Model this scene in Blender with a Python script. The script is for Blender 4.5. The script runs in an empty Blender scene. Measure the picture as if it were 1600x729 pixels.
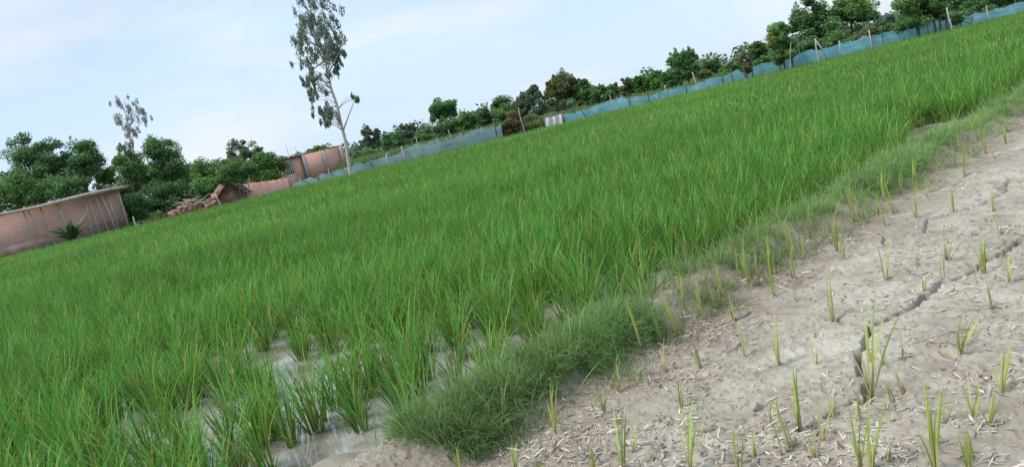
import bpy, math, random
import numpy as np
rng = np.random.default_rng(7)
random.seed(7)
S = bpy.context.scene
COL = S.collection
# ------------------------------------------------------------------ camera
FPX, CAMH = 1200.0, 1.45
PITCH, ROLL = math.radians(8.41), math.radians(13.5)
f0 = np.array([0, math.cos(PITCH), -math.sin(PITCH)])
r0 = np.array([1.0, 0, 0])
u0 = np.array([0, math.sin(PITCH), math.cos(PITCH)])
CX = math.cos(ROLL)*r0 - math.sin(ROLL)*u0
CY = math.sin(ROLL)*r0 + math.cos(ROLL)*u0
from mathutils import Matrix, Vector
cd = bpy.data.cameras.new('camera')
cam = bpy.data.objects.new('camera', cd); COL.objects.link(cam)
cd.sensor_fit = 'HORIZONTAL'; cd.sensor_width = 36.0; cd.lens = 36.0*FPX/1600
cd.clip_start = 0.05; cd.clip_end = 3000
m = Matrix.Identity(4)
for i in range(3):
    m[i][0] = CX[i]; m[i][1] = CY[i]; m[i][2] = -f0[i]
m[2][3] = CAMH
cam.matrix_world = m
S.camera = cam
# ------------------------------------------------------------------ sky, sun, exposure
SUN_EL, SUN_AZ = math.radians(50), math.radians(-108)      # azimuth from +Y towards +X
w = bpy.data.worlds.new('World'); S.world = w; w.use_nodes = True
nt = w.node_tree; N = nt.nodes; L = nt.links; N.clear()
out = N.new('ShaderNodeOutputWorld'); bg = N.new('ShaderNodeBackground')
sky = N.new('ShaderNodeTexSky'); sky.sky_type = 'NISHITA'; sky.sun_disc = False
sky.sun_elevation = SUN_EL; sky.sun_rotation = SUN_AZ
sky.air_density = 1.0; sky.dust_density = 0.6; sky.ozone_density = 1.5
tc = N.new('ShaderNodeTexCoord')
mp = N.new('ShaderNodeMapping'); mp.inputs['Scale'].default_value = (1.0, 1.0, 4.5)
mp.inputs['Rotation'].default_value = (0, 0.06, 0)
L.new(tc.outputs['Generated'], mp.inputs['Vector'])
n1 = N.new('ShaderNodeTexNoise'); n1.inputs['Scale'].default_value = 1.7; n1.inputs['Detail'].default_value = 6; n1.inputs['Roughness'].default_value = .5
n1.inputs['Distortion'].default_value = .35
L.new(mp.outputs[0], n1.inputs['Vector'])
cr = N.new('ShaderNodeMapRange'); cr.inputs['From Min'].default_value = .38; cr.inputs['From Max'].default_value = .72
cr.inputs['To Min'].default_value = .62; cr.inputs['To Max'].default_value = .97
L.new(n1.outputs['Fac'], cr.inputs['Value'])
n2 = N.new('ShaderNodeTexNoise'); n2.inputs['Scale'].default_value = 2.6; n2.inputs['Detail'].default_value = 5
L.new(mp.outputs[0], n2.inputs['Vector'])
cc = N.new('ShaderNodeMix'); cc.data_type = 'RGBA'
cc.inputs['A'].default_value = (5.2, 6.6, 8.4, 1); cc.inputs['B'].default_value = (6.8, 7.2, 7.95, 1)
cr2 = N.new('ShaderNodeMapRange'); cr2.inputs['From Min'].default_value = .48; cr2.inputs['From Max'].default_value = .66
L.new(n2.outputs['Fac'], cr2.inputs['Value']); L.new(cr2.outputs[0], cc.inputs['Factor'])
mx = N.new('ShaderNodeMix'); mx.data_type = 'RGBA'
L.new(cr.outputs[0], mx.inputs['Factor']); L.new(sky.outputs[0], mx.inputs['A']); L.new(cc.outputs['Result'], mx.inputs['B'])
bg.inputs['Strength'].default_value = 0.10
L.new(mx.outputs['Result'], bg.inputs['Color']); L.new(bg.outputs[0], out.inputs[0])
sl = bpy.data.lights.new('sun', 'SUN'); sl.energy = 2.1; sl.angle = math.radians(18); sl.color = (1, .95, .88)
sun = bpy.data.objects.new('sun', sl); COL.objects.link(sun)
sd = Vector((math.sin(SUN_AZ)*math.cos(SUN_EL), math.cos(SUN_AZ)*math.cos(SUN_EL), math.sin(SUN_EL)))
sun.rotation_euler = sd.to_track_quat('Z', 'Y').to_euler(); sun.location = (0, 0, 30)
S.view_settings.view_transform = 'Standard'; S.view_settings.look = 'None'
S.view_settings.gamma = 1; S.view_settings.exposure = 0.44
try:
    S.cycles.use_denoising = True
    S.cycles.max_bounces = 6; S.cycles.diffuse_bounces = 3; S.cycles.transmission_bounces = 4
    S.cycles.transparent_max_bounces = 8; S.cycles.caustics_reflective = False; S.cycles.caustics_refractive = False
except Exception: pass

# ------------------------------------------------------------------ pixel helpers (photo pixels, 1600 wide)
def ray(px, py): return f0 + (px-800)/FPX*CX + (364.5-py)/FPX*CY
def G(px, py, z=0.0):
    d = ray(px, py); t = (z-CAMH)/d[2]; return np.array([d[0]*t, d[1]*t, z])
def P(px, py, Y):
    d = ray(px, py); t = Y/d[1]; return np.array([d[0]*t, Y, CAMH+d[2]*t])

# ------------------------------------------------------------------ numpy noise
def vnoise(x, y, seed=0):
    xi = np.floor(x).astype(np.int64); yi = np.floor(y).astype(np.int64)
    fx = x-xi; fy = y-yi; fx = fx*fx*(3-2*fx); fy = fy*fy*(3-2*fy)
    def h(a, b):
        n = (a*374761393 + b*668265263 + seed*1442695041) & 0xFFFFFFFF
        n = ((n ^ (n >> 13))*1274126177) & 0xFFFFFFFF
        n = n ^ (n >> 16)
        return (n & 0xFFFFFF)/float(0xFFFFFF)
    a = h(xi, yi); b = h(xi+1, yi); c = h(xi, yi+1); d = h(xi+1, yi+1)
    return (a*(1-fx)+b*fx)*(1-fy) + (c*(1-fx)+d*fx)*fy
def fbm(x, y, o=4, seed=0, g=.5):
    s = 0; a = 1; t = 0
    for i in range(o):
        s = s + a*vnoise(x*2**i+i*17.3, y*2**i-i*9.1, seed+i); t += a; a *= g
    return s/t
def sstep(a, b, x):
    t = np.clip((x-a)/(b-a), 0, 1); return t*t*(3-2*t)

# ------------------------------------------------------------------ object helpers
def link(name, me, mat=None, parent=None, loc=None):
    o = bpy.data.objects.new(name, me); COL.objects.link(o)
    if mat is not None and me is not None and not me.materials: me.materials.append(mat)
    if parent is not None: o.parent = parent
    if loc is not None: o.location = loc
    return o
def tag(o, label=None, cat=None, group=None, kind=None):
    if label: o['label'] = label
    if cat: o['category'] = cat
    if group: o['group'] = group
    if kind: o['kind'] = kind
    return o
def empty(name, loc, rz=0):
    o = bpy.data.objects.new(name, None); COL.objects.link(o)
    o.location = loc; o.rotation_euler = (0, 0, rz); o.empty_display_size = .2; return o
def np_mesh(name, V, Q, col=None, smooth=False, T=None):
    """quads Q (n,4) and optional triangles T (n,3)"""
    me = bpy.data.meshes.new(name)
    V = np.asarray(V, np.float32).reshape(-1, 3)
    Q = np.asarray(Q, np.int32).reshape(-1, 4)
    nq = len(Q); T = np.zeros((0, 3), np.int32) if T is None else np.asarray(T, np.int32).reshape(-1, 3)
    me.vertices.add(len(V)); me.vertices.foreach_set('co', V.ravel())
    me.loops.add(nq*4+len(T)*3); me.loops.foreach_set('vertex_index', np.concatenate([Q.ravel(), T.ravel()]))
    me.polygons.add(nq+len(T))
    ls = np.concatenate([np.arange(nq)*4, nq*4+np.arange(len(T))*3]).astype(np.int32)
    me.polygons.foreach_set('loop_start', ls)
    if smooth: me.polygons.foreach_set('use_smooth', np.ones(nq+len(T), bool))
    me.update(calc_edges=True)
    if col is not None:
        a = me.color_attributes.new('col', 'FLOAT_COLOR', 'POINT')
        c = np.ones((len(V), 4), np.float32); c[:, :col.shape[1]] = col
        a.data.foreach_set('color', c.ravel())
    return me
class MB:
    """collects simple shapes into one mesh"""
    def __init__(s): s.v = []; s.q = []; s.t = []; s.c = []; s.n = 0
    def add(s, V, Q, T=None, col=(0, 0, 0)):
        V = np.asarray(V, float).reshape(-1, 3)
        s.v.append(V)
        if len(Q): s.q.append(np.asarray(Q, int).reshape(-1, 4)+s.n)
        if T is not None and len(T): s.t.append(np.asarray(T, int).reshape(-1, 3)+s.n)
        s.c.append(np.tile(np.asarray(col, float), (len(V), 1))); s.n += len(V)
    def box(s, c, d, rz=0, tilt=None, col=(0, 0, 0), jit=0):
        c = np.asarray(c, float); d = np.asarray(d, float)/2
        V = np.array([[x, y, z] for x in (-1, 1) for y in (-1, 1) for z in (-1, 1)])*d
        if jit: V = V + np.random.default_rng(int(abs(c[0]*991+c[2]*77))+s.n).uniform(-jit, jit, V.shape)
        if tilt is not None:
            R = np.array(Matrix.Rotation(tilt[0], 3, 'X') @ Matrix.Rotation(tilt[1], 3, 'Y')); V = V@R.T
        R = np.array([[math.cos(rz), -math.sin(rz), 0], [math.sin(rz), math.cos(rz), 0], [0, 0, 1]])
        V = V@R.T + c
        s.add(V, [[0, 1, 3, 2], [4, 6, 7, 5], [0, 4, 5, 1], [2, 3, 7, 6], [0, 2, 6, 4], [1, 5, 7, 3]], col=col)
    def tube(s, pts, rad, seg=7, col=(0, 0, 0)):
        pts = np.asarray(pts, float); n = len(pts)
        rad = np.full(n, rad) if np.isscalar(rad) else np.asarray(rad, float)
        tan = np.gradient(pts, axis=0); tan /= np.linalg.norm(tan, axis=1)[:, None]+1e-9
        ref = np.array([0, 1.0, 0.0]) if abs(tan[0][2]) > .7 else np.array([0, 0, 1.0])
        V = []
        for i in range(n):
            a = np.cross(tan[i], ref); a /= np.linalg.norm(a)+1e-9; b = np.cross(tan[i], a)
            for k in range(seg):
                th = 2*math.pi*k/seg
                V.append(pts[i]+rad[i]*(math.cos(th)*a+math.sin(th)*b))
        Q = [[i*seg+k, i*seg+(k+1) % seg, (i+1)*seg+(k+1) % seg, (i+1)*seg+k] for i in range(n-1) for k in range(seg)]
        V.append(pts[0]); V.append(pts[-1]); b = len(V)-2
        T = [[b, (k+1) % seg, k] for k in range(seg)] + [[b+1, (n-1)*seg+k, (n-1)*seg+(k+1) % seg] for k in range(seg)]
        s.add(V, Q, T, col)
    def build(s, name, mat, parent=None, smooth=False):
        V = np.concatenate(s.v); Q = np.concatenate(s.q) if s.q else np.zeros((0, 4)); T = np.concatenate(s.t) if s.t else None
        return link(name, np_mesh(name, V, Q, np.concatenate(s.c), smooth, T), mat, parent)

# ------------------------------------------------------------------ materials
def new_mat(name):
    mt = bpy.data.materials.new(name); mt.use_nodes = True; nt = mt.node_tree
    return mt, nt.nodes, nt.links, nt.nodes['Principled BSDF']
def leaf_mat(name, base, tip, dead, dark=None, transl=.35, rough=.5, hue=.10, spec=.35):
    """col.r random per leaf, col.g height along the blade, col.b how dry it is"""
    mt, N, L, bs = new_mat(name); outn = N['Material Output']
    at = N.new('ShaderNodeAttribute'); at.attribute_name = 'col'
    sp = N.new('ShaderNodeSeparateColor'); L.new(at.outputs['Color'], sp.inputs[0])
    m1 = N.new('ShaderNodeMix'); m1.data_type = 'RGBA'; m1.inputs['A'].default_value = (*base, 1); m1.inputs['B'].default_value = (*tip, 1)
    L.new(sp.outputs['Green'], m1.inputs['Factor'])
    m2 = N.new('ShaderNodeMix'); m2.data_type = 'RGBA'; m2.inputs['B'].default_value = (*dead, 1)
    L.new(m1.outputs['Result'], m2.inputs['A']); L.new(sp.outputs['Blue'], m2.inputs['Factor'])
    hs = N.new('ShaderNodeHueSaturation')
    mr = N.new('ShaderNodeMapRange'); mr.inputs['To Min'].default_value = .62; mr.inputs['To Max'].default_value = 1.38
    L.new(sp.outputs['Red'], mr.inputs['Value'])
    ia = N.new('ShaderNodeAttribute'); ia.attribute_type = 'INSTANCER'; ia.attribute_name = 'itint'
    ad = N.new('ShaderNodeMath'); ad.operation = 'ADD'; L.new(mr.outputs[0], ad.inputs[0]); L.new(ia.outputs['Fac'], ad.inputs[1])
    L.new(ad.outputs[0], hs.inputs['Value'])
    mh = N.new('ShaderNodeMapRange'); mh.inputs['To Min'].default_value = .5-.18*hue; mh.inputs['To Max'].default_value = .5+.18*hue
    fr = N.new('ShaderNodeMath'); fr.operation = 'MULTIPLY'; fr.inputs[1].default_value = 7.31; L.new(sp.outputs['Red'], fr.inputs[0])
    fr2 = N.new('ShaderNodeMath'); fr2.operation = 'FRACT'; L.new(fr.outputs[0], fr2.inputs[0])
    L.new(fr2.outputs[0], mh.inputs['Value']); L.new(mh.outputs[0], hs.inputs['Hue'])
    L.new(m2.outputs['Result'], hs.inputs['Color'])
    L.new(hs.outputs[0], bs.inputs['Base Color']); bs.inputs['Roughness'].default_value = rough
    bs.inputs['Specular IOR Level'].default_value = spec
    tr = N.new('ShaderNodeBsdfTranslucent'); L.new(hs.outputs[0], tr.inputs['Color'])
    ms = N.new('ShaderNodeMixShader'); ms.inputs[0].default_value = transl
    L.new(bs.outputs[0], ms.inputs[1]); L.new(tr.outputs[0], ms.inputs[2]); L.new(ms.outputs[0], outn.inputs[0])
    return mt
def noise_mat(name, c1, c2, scale=8, rough=.8, bump=.3, stretch=(1, 1, 1), detail=5, spec=.3):
    mt, N, L, bs = new_mat(name)
    tc = N.new('ShaderNodeTexCoord'); mp = N.new('ShaderNodeMapping'); mp.inputs['Scale'].default_value = stretch
    L.new(tc.outputs['Object'], mp.inputs[0])
    n = N.new('ShaderNodeTexNoise'); n.inputs['Scale'].default_value = scale; n.inputs['Detail'].default_value = detail; L.new(mp.outputs[0], n.inputs['Vector'])
    cr = N.new('ShaderNodeMapRange'); cr.inputs['From Min'].default_value = .3; cr.inputs['From Max'].default_value = .7; L.new(n.outputs['Fac'], cr.inputs['Value'])
    mx = N.new('ShaderNodeMix'); mx.data_type = 'RGBA'; mx.inputs['A'].default_value = (*c1, 1); mx.inputs['B'].default_value = (*c2, 1)
    L.new(cr.outputs[0], mx.inputs['Factor']); L.new(mx.outputs['Result'], bs.inputs['Base Color'])
    bs.inputs['Roughness'].default_value = rough; bs.inputs['Specular IOR Level'].default_value = spec
    if bump:
        b = N.new('ShaderNodeBump'); b.inputs['Strength'].default_value = bump; b.inputs['Distance'].default_value = .05
        L.new(n.outputs['Fac'], b.inputs['Height']); L.new(b.outputs[0], bs.inputs['Normal'])
    return mt
def brick_mat(name, c1, c2, mortar, patch, patchc):
    mt, N, L, bs = new_mat(name)
    tc = N.new('ShaderNodeTexCoord')
    sx = N.new('ShaderNodeSeparateXYZ'); L.new(tc.outputs['Object'], sx.inputs[0])
    cb = N.new('ShaderNodeCombineXYZ')
    a = N.new('ShaderNodeMath'); a.operation = 'ADD'; L.new(sx.outputs['X'], a.inputs[0]); L.new(sx.outputs['Y'], a.inputs[1])
    L.new(a.outputs[0], cb.inputs[0]); L.new(sx.outputs['Z'], cb.inputs[1])
    b = N.new('ShaderNodeTexBrick'); b.inputs['Scale'].default_value = 1.0
    b.inputs['Brick Width'].default_value = .26; b.inputs['Row Height'].default_value = .105; b.inputs['Mortar Size'].default_value = .016
    b.inputs['Color1'].default_value = (*c1, 1); b.inputs['Color2'].default_value = (*c2, 1); b.inputs['Mortar'].default_value = (*mortar, 1)
    L.new(cb.outputs[0], b.inputs['Vector'])
    n = N.new('ShaderNodeTexNoise'); n.inputs['Scale'].default_value = .9; n.inputs['Detail'].default_value = 6; L.new(tc.outputs['Object'], n.inputs['Vector'])
    cr = N.new('ShaderNodeMapRange'); cr.inputs['From Min'].default_value = .45; cr.inputs['From Max'].default_value = .6; cr.inputs['To Max'].default_value = patch
    L.new(n.outputs['Fac'], cr.inputs['Value'])
    mx = N.new('ShaderNodeMix'); mx.data_type = 'RGBA'; L.new(cr.outputs[0], mx.inputs['Factor'])
    L.new(b.outputs['Color'], mx.inputs['A']); mx.inputs['B'].default_value = (*patchc, 1)
    L.new(mx.outputs['Result'], bs.inputs['Base Color']); bs.inputs['Roughness'].default_value = .9
    return mt
M = {}
M['rice'] = leaf_mat('rice_leaf', (.150, .180, .042), (.160, .365, .055), (.56, .46, .15), transl=.40, rough=.45, hue=.24, spec=.35)
M['seedling'] = leaf_mat('seedling_leaf', (.42, .40, .15), (.36, .50, .08), (.60, .48, .28), transl=.35, rough=.5, hue=.15)
M['bundgrass'] = leaf_mat('bund_grass_leaf', (.11, .16, .05), (.205, .350, .110), (.38, .34, .20), transl=.35, rough=.55, hue=.14)
M['crop'] = leaf_mat('tall_crop_leaf', (.10, .15, .05), (.16, .24, .08), (.35, .30, .15), transl=.3, hue=.15)
def TL(name, c, c2, **k): M[name] = leaf_mat(name, c, c2, (.30, .24, .12), transl=k.pop('transl', .25), rough=.5, hue=k.pop('hue', .2), **k)  # tree leaf colours are lightened to stand in for distance haze
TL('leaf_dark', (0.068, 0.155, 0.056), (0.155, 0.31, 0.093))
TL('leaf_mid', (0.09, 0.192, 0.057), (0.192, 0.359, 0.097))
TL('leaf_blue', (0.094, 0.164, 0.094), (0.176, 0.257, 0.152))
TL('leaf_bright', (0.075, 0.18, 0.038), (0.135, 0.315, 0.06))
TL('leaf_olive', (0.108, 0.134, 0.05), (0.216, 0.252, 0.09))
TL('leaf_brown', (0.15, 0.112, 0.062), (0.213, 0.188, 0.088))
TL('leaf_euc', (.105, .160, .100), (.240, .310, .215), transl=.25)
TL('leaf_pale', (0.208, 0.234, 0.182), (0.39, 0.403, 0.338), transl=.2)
M['bark_pale'] = noise_mat('bark_pale', (.42, .36, .30), (.60, .54, .47), 3, stretch=(1, 1, .4))
M['bark_grey'] = noise_mat('bark_grey', (.10, .085, .065), (.20, .17, .13), 5)
M['wood_pole'] = noise_mat('wood_pole', (.38, .31, .25), (.58, .50, .41), 6, stretch=(1, 1, .3))
M['wood_dark'] = noise_mat('wood_dark', (.07, .055, .045), (.15, .12, .09), 6)
M['concrete'] = noise_mat('concrete', (.40, .36, .33), (.56, .52, .48), 5)
M['white_cloth'] = noise_mat('white_cloth', (.58, .56, .54), (.74, .72, .70), 4)
M['roof_sheet'] = noise_mat('roof_sheet', (.27, .245, .21), (.44, .40, .35), 2.5, bump=.1)
M['thatch'] = noise_mat('thatch', (.16, .09, .07), (.30, .19, .14), 7, stretch=(1, 1, 3))
M['straw'] = leaf_mat('straw_bits', (.28, .21, .15), (.62, .55, .45), (.66, .60, .52), transl=.0, rough=.7, hue=.05)
M['brick_pink'] = brick_mat('brick_pink', (.74, .38, .31), (.58, .26, .20), (.62, .48, .42), .5, (.64, .43, .36))
M['brick_orange'] = brick_mat('brick_orange', (.86, .40, .27), (.76, .32, .21), (.66, .50, .42), .25, (.72, .48, .38))
M['brick_red'] = brick_mat('brick_red', (.44, .19, .14), (.34, .13, .10), (.36, .24, .19), .5, (.40, .25, .20))
def net_mat(name, c1, c2, tr=.28):
    mt, N, L, bs = new_mat(name); o = N['Material Output']
    tc = N.new('ShaderNodeTexCoord'); mp = N.new('ShaderNodeMapping'); mp.inputs['Scale'].default_value = (.8, .8, 3)
    L.new(tc.outputs['Object'], mp.inputs[0])
    n = N.new('ShaderNodeTexNoise'); n.inputs['Scale'].default_value = 1.3; n.inputs['Detail'].default_value = 5; L.new(mp.outputs[0], n.inputs['Vector'])
    mr = N.new('ShaderNodeMapRange'); mr.inputs['From Min'].default_value = .32; mr.inputs['From Max'].default_value = .68; L.new(n.outputs['Fac'], mr.inputs['Value'])
    mx = N.new('ShaderNodeMix'); mx.data_type = 'RGBA'; mx.inputs['A'].default_value = (*c1, 1); mx.inputs['B'].default_value = (*c2, 1)
    L.new(mr.outputs[0], mx.inputs['Factor']); L.new(mx.outputs['Result'], bs.inputs['Base Color']); bs.inputs['Roughness'].default_value = .6
    tl = N.new('ShaderNodeBsdfTranslucent'); L.new(mx.outputs['Result'], tl.inputs[0])
    a = N.new('ShaderNodeMixShader'); a.inputs[0].default_value = .3; L.new(bs.outputs[0], a.inputs[1]); L.new(tl.outputs[0], a.inputs[2])
    t = N.new('ShaderNodeBsdfTransparent'); b = N.new('ShaderNodeMixShader'); b.inputs[0].default_value = tr
    L.new(a.outputs[0], b.inputs[1]); L.new(t.outputs[0], b.inputs[2]); L.new(b.outputs[0], o.inputs[0])
    return mt
M['net_pale'] = net_mat('net_pale', (.30, .50, .53), (.48, .66, .68), .26)
M['net_blue'] = net_mat('net_blue', (.17, .55, .66), (.40, .76, .84), .20)

# ------------------------------------------------------------------ bund line and terrain height
BP = [(-6.6, .6), (-4.2, 1.6), (-2.2, 2.35), (-1.25, 2.80), (-.62, 3.18), (-.30, 3.57), (.01, 3.86), (.33, 4.13), (.68, 4.41), (1.06, 4.80), (1.46, 5.12), (2.21, 5.82), (2.88, 6.38),
      (3.87, 7.24), (5.02, 8.25), (6.34, 9.36), (9.5, 11.9), (14, 15.2), (22, 21), (45, 37), (110, 82)]
BP = np.array(BP)
def bund_coord(x, y):
    """signed distance from the bund's crest (+ = dry mud side) and run along it"""
    x = np.asarray(x, float); y = np.asarray(y, float)
    best = np.full(x.shape, 1e9); sg = np.zeros(x.shape); run = np.zeros(x.shape); acc = 0
    for i in range(len(BP)-1):
        a = BP[i]; b = BP[i+1]; e = b-a; Ln = np.hypot(*e); e = e/Ln
        t = np.clip((x-a[0])*e[0]+(y-a[1])*e[1], 0, Ln)
        dx = x-(a[0]+t*e[0]); dy = y-(a[1]+t*e[1]); d = np.hypot(dx, dy)
        s = np.sign((x-a[0])*e[1]-(y-a[1])*e[0])
        mk = d < best
        best = np.where(mk, d, best); sg = np.where(mk, s, sg); run = np.where(mk, acc+t, run); acc += Ln
    return best*sg, run
MUD = .08
MND = G(515, 712, .08)[:2]
cracks_px = [  # photo pixels, width in metres
    ([(1600, 372), (1575, 392), (1545, 402), (1529, 421), (1510, 431), (1475, 440), (1448, 459), (1429, 480), (1391, 495), (1364, 505)], .026),
    ([(1364, 505), (1340, 506), (1314, 500), (1276, 490), (1223, 489), (1180, 486)], .030),
    ([(1364, 505), (1358, 518), (1352, 530), (1349, 545), (1341, 560), (1345, 580), (1357, 597), (1355, 618), (1344, 632)], .015),
    ([(1429, 480), (1470, 478), (1512, 482), (1560, 480), (1600, 474)], .009),
    ([(1385, 622), (1418, 624), (1450, 630), (1490, 636), (1520, 635), (1550, 640), (1600, 650)], .010),
    ([(1600, 592), (1565, 582), (1530, 566), (1500, 562), (1470, 548)], .014),
    ([(1344, 622), (1322, 634), (1300, 644), (1290, 656)], .008),
    ([(1405, 402), (1425, 400), (1445, 402), (1466, 398), (1500, 404), (1529, 421)], .012),
    ([(1180, 486), (1150, 500), (1120, 512)], .008),
    ([(1180, 640), (1210, 628), (1240, 632), (1262, 640)], .006),
    ([(1344, 612), (1300, 606), (1255, 612)], .007)]
CR = []
cg = np.random.default_rng(3)
for pts, wd in cracks_px:
    wd = wd*.95 if wd > .018 else max(.0135, wd*1.3)
    g = np.array([G(px, py, MUD)[:2] for px, py in pts])
    fine = []
    for i in range(len(g)-1):                    # jagged midpoints
        n_ = max(2, int(np.hypot(*(g[i+1]-g[i]))/.035)); e = g[i+1]-g[i]; nrm = np.array([-e[1], e[0]])/np.hypot(*e)
        for k in range(n_): fine.append(g[i]+e*k/n_+nrm*cg.normal(0, .008)*(k > 0))
    fine.append(g[-1]); CR.append((np.array(fine), wd))
PATCH = [(G(px, py, MUD)[:2], r_) for px, py, r_ in [(1150, 700, .32), (1235, 690, .26), (1420, 650, .22), (1545, 600, .26), (1330, 606, .12), (1000, 690, .25), (1490, 530, .20), (1060, 600, .22), (900, 715, .20), (1450, 735, .25), (1100, 735, .3), (1290, 735, .25), (1420, 560, .14), (1530, 700, .2), (1130, 520, .18), (1240, 440, .16), (1580, 520, .2), (1350, 700, .16)]]
def patches(x, y):
    s = x*0.
    for c_, r_ in PATCH: s = np.maximum(s, np.exp(-((x-c_[0])**2+(y-c_[1])**2)/(r_*r_)))
    return s
# a few further cracks over the rest of the dry plot
for x0, y0, a0 in [(1.9, 3.2, 2.2), (2.6, 3.6, 1.9), (1.6, 2.5, .1), (1.7, 3.0, -.3), (3.4, 4.2, .1), (2.6, 4.9, .3), (3.6, 5.6, .8), (4.4, 5.2, 1.3), (2.4, 2.6, .2), (3.3, 3.5, 1.0), (1.9, 1.9, .7)]:
    p_ = np.array([x0, y0]); a_ = a0; f_ = [p_.copy()]
    for k in range(34):
        a_ += cg.normal(0, .28); a_ = a0+(a_-a0)*.9; p_ = p_+.05*np.array([math.cos(a_), math.sin(a_)]); f_.append(p_.copy())
    CR.append((np.array(f_), .010))
def crack_depth(x, y):
    dep = np.zeros(x.shape)
    for pl, wd in CR:
        mk = (x > pl[:, 0].min()-.1) & (x < pl[:, 0].max()+.1) & (y > pl[:, 1].min()-.1) & (y < pl[:, 1].max()+.1)
        if not mk.any(): continue
        xs = x[mk]; ys = y[mk]; best = np.full(xs.shape, 9.0); tt = np.zeros(xs.shape)
        for i in range(len(pl)-1):
            a = pl[i]; e = pl[i+1]-a; Ln = np.hypot(*e)+1e-9; e = e/Ln
            t = np.clip((xs-a[0])*e[0]+(ys-a[1])*e[1], 0, Ln)
            d = np.hypot(xs-a[0]-t*e[0], ys-a[1]-t*e[1]); q = d < best
            best = np.where(q, d, best); tt = np.where(q, (i+t/Ln)/(len(pl)-1), tt)
        ww = wd*(.6+.8*vnoise(xs*18, ys*18, 5))*(.35+.65*sstep(0, .1, np.minimum(tt, 1-tt)+.02))
        dd = (1-sstep(ww*.35, ww*.62+.004, best))*min(.10, wd*4+.02)
        rim = -np.exp(-((best-ww*1.4)/.02)**2)*.0035
        dep[mk] = np.maximum(dep[mk], dd+rim*(dd < .001))
    return dep
def height(x, y, detail=True):
    d, run = bund_coord(x, y)
    wob = .10*(vnoise(run*1.4, run*0+3, 9)-.5)+.05*(vnoise(run*5, run*0+8, 11)-.5)
    dd = d+wob
    paddy = -.055+.05*(fbm(x*1.6, y*1.6, 3, 21)-.5)
    mud = MUD+.0*x
    r = np.hypot(x, y)
    if detail:
        fine = sstep(60, 12, r)
        mud = mud+fine*(.015*(fbm(x*3.2+y*1.1, y*3.2, 3, 31)-.5)+.017*(fbm(x*10, y*10, 4, 37)-.5)+.012*np.maximum(0, fbm(x*42, y*42, 2, 41)-.52)*4)
        lump = np.maximum(0, vnoise(x*7.5+y*3, y*9-x*2, 51)-.62)*.05          # hoof-pocked ridges further back
        mud = mud+lump*sstep(4.2, 5.4, r)*sstep(30, 12, r)
    side = sstep(-.50, -.20, dd)
    base = paddy*(1-side)+mud*side
    crest = .115*np.exp(-np.maximum(0, np.abs(dd-.02)-.06)**2/.030)*(.75+.5*vnoise(run*1.1, run*0, 61))
    z = base+crest+.13*np.exp(-((x-MND[0])**2+(y-MND[1])**2)/.055)
    if detail:
        near = np.exp(-((dd+.15)/.35)**2)
        z = z+near*(.045*(fbm(x*7, y*7, 4, 71)-.5)+.014*(fbm(x*30, y*30, 2, 73)-.5))
        onmud = sstep(.25, .45, d)
        cd_ = crack_depth(x, y); z = np.where(cd_*onmud > .004, MUD+(z-MUD)*.4, z)-cd_*onmud
    # verge beyond the field
    z = z+.10*sstep(46.5, 48, y)
    return z, d, run

# ------------------------------------------------------------------ ground (one sheet to the horizon)
az = np.radians(np.concatenate([np.arange(-75, -40, .5), np.arange(-40, 42, .11), np.arange(42, 76, .5)]))
rr = [1.15]
while rr[-1] < 1500:
    r_ = rr[-1]; rr.append(r_+r_*(.0024 if r_ < 6 else .005 if r_ < 10 else .012 if r_ < 30 else .05))
rr = np.array(rr)
A, R_ = np.meshgrid(az, rr); gx = np.sin(A)*R_; gy = np.cos(A)*R_
gz, gd, grun = height(gx, gy)
nr, na = gx.shape
V = np.stack([gx, gy, gz], -1).reshape(-1, 3)
ii = np.arange(nr-1)[:, None]*na+np.arange(na-1)[None, :]
Q = np.stack([ii, ii+1, ii+na+1, ii+na], -1).reshape(-1, 4)[:, ::-1]
gc = np.zeros((nr*na, 3), np.float32)
dfl = gd.ravel()
gc[:, 0] = np.clip(np.exp(-((dfl-.30)/.38)**2)*(dfl > -.1)+sstep(.0, -.1, dfl)*.3, 0, 1)          # brown soil along the bund's foot
px_r = patches(gx, gy).ravel()*sstep(.30, .6, fbm(gx*6, gy*6, 3, 56)).ravel()
gc[:, 0] = np.clip(gc[:, 0]*(.55+.7*fbm(gx*4, gy*4, 3, 57).ravel())+.62*px_r*(dfl > 0), 0, 1)
gc[:, 1] = sstep(-.1, -.40, dfl)                                                                 # damp paddy side
gc[:, 2] = sstep(46.5, 48, gy.ravel())                                                           # green verge
me = np_mesh('ground', V, Q, gc, smooth=True)
mt, N, L, bs = new_mat('cracked_mud')
tc = N.new('ShaderNodeTexCoord'); at = N.new('ShaderNodeAttribute'); at.attribute_name = 'col'
sp = N.new('ShaderNodeSeparateColor'); L.new(at.outputs['Color'], sp.inputs[0])
def nz(scale, detail=5, rough=.55):
    n = N.new('ShaderNodeTexNoise'); n.inputs['Scale'].default_value = scale; n.inputs['Detail'].default_value = detail; n.inputs['Roughness'].default_value = rough
    L.new(tc.outputs['Object'], n.inputs['Vector']); return n
def rng_(n, a, b, lo=0, hi=1):
    r = N.new('ShaderNodeMapRange'); r.inputs['From Min'].default_value = a; r.inputs['From Max'].default_value = b
    r.inputs['To Min'].default_value = lo; r.inputs['To Max'].default_value = hi; L.new(n, r.inputs['Value']); return r.outputs[0]
def mixc(f, a, b):
    mx = N.new('ShaderNodeMix'); mx.data_type = 'RGBA'
    for k, v in (('Factor', f), ('A', a), ('B', b)):
        if isinstance(v, tuple): mx.inputs[k].default_value = (*v, 1)
        elif isinstance(v, float): mx.inputs[k].default_value = v
        else: L.new(v, mx.inputs[k])
    return mx.outputs['Result']
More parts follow.
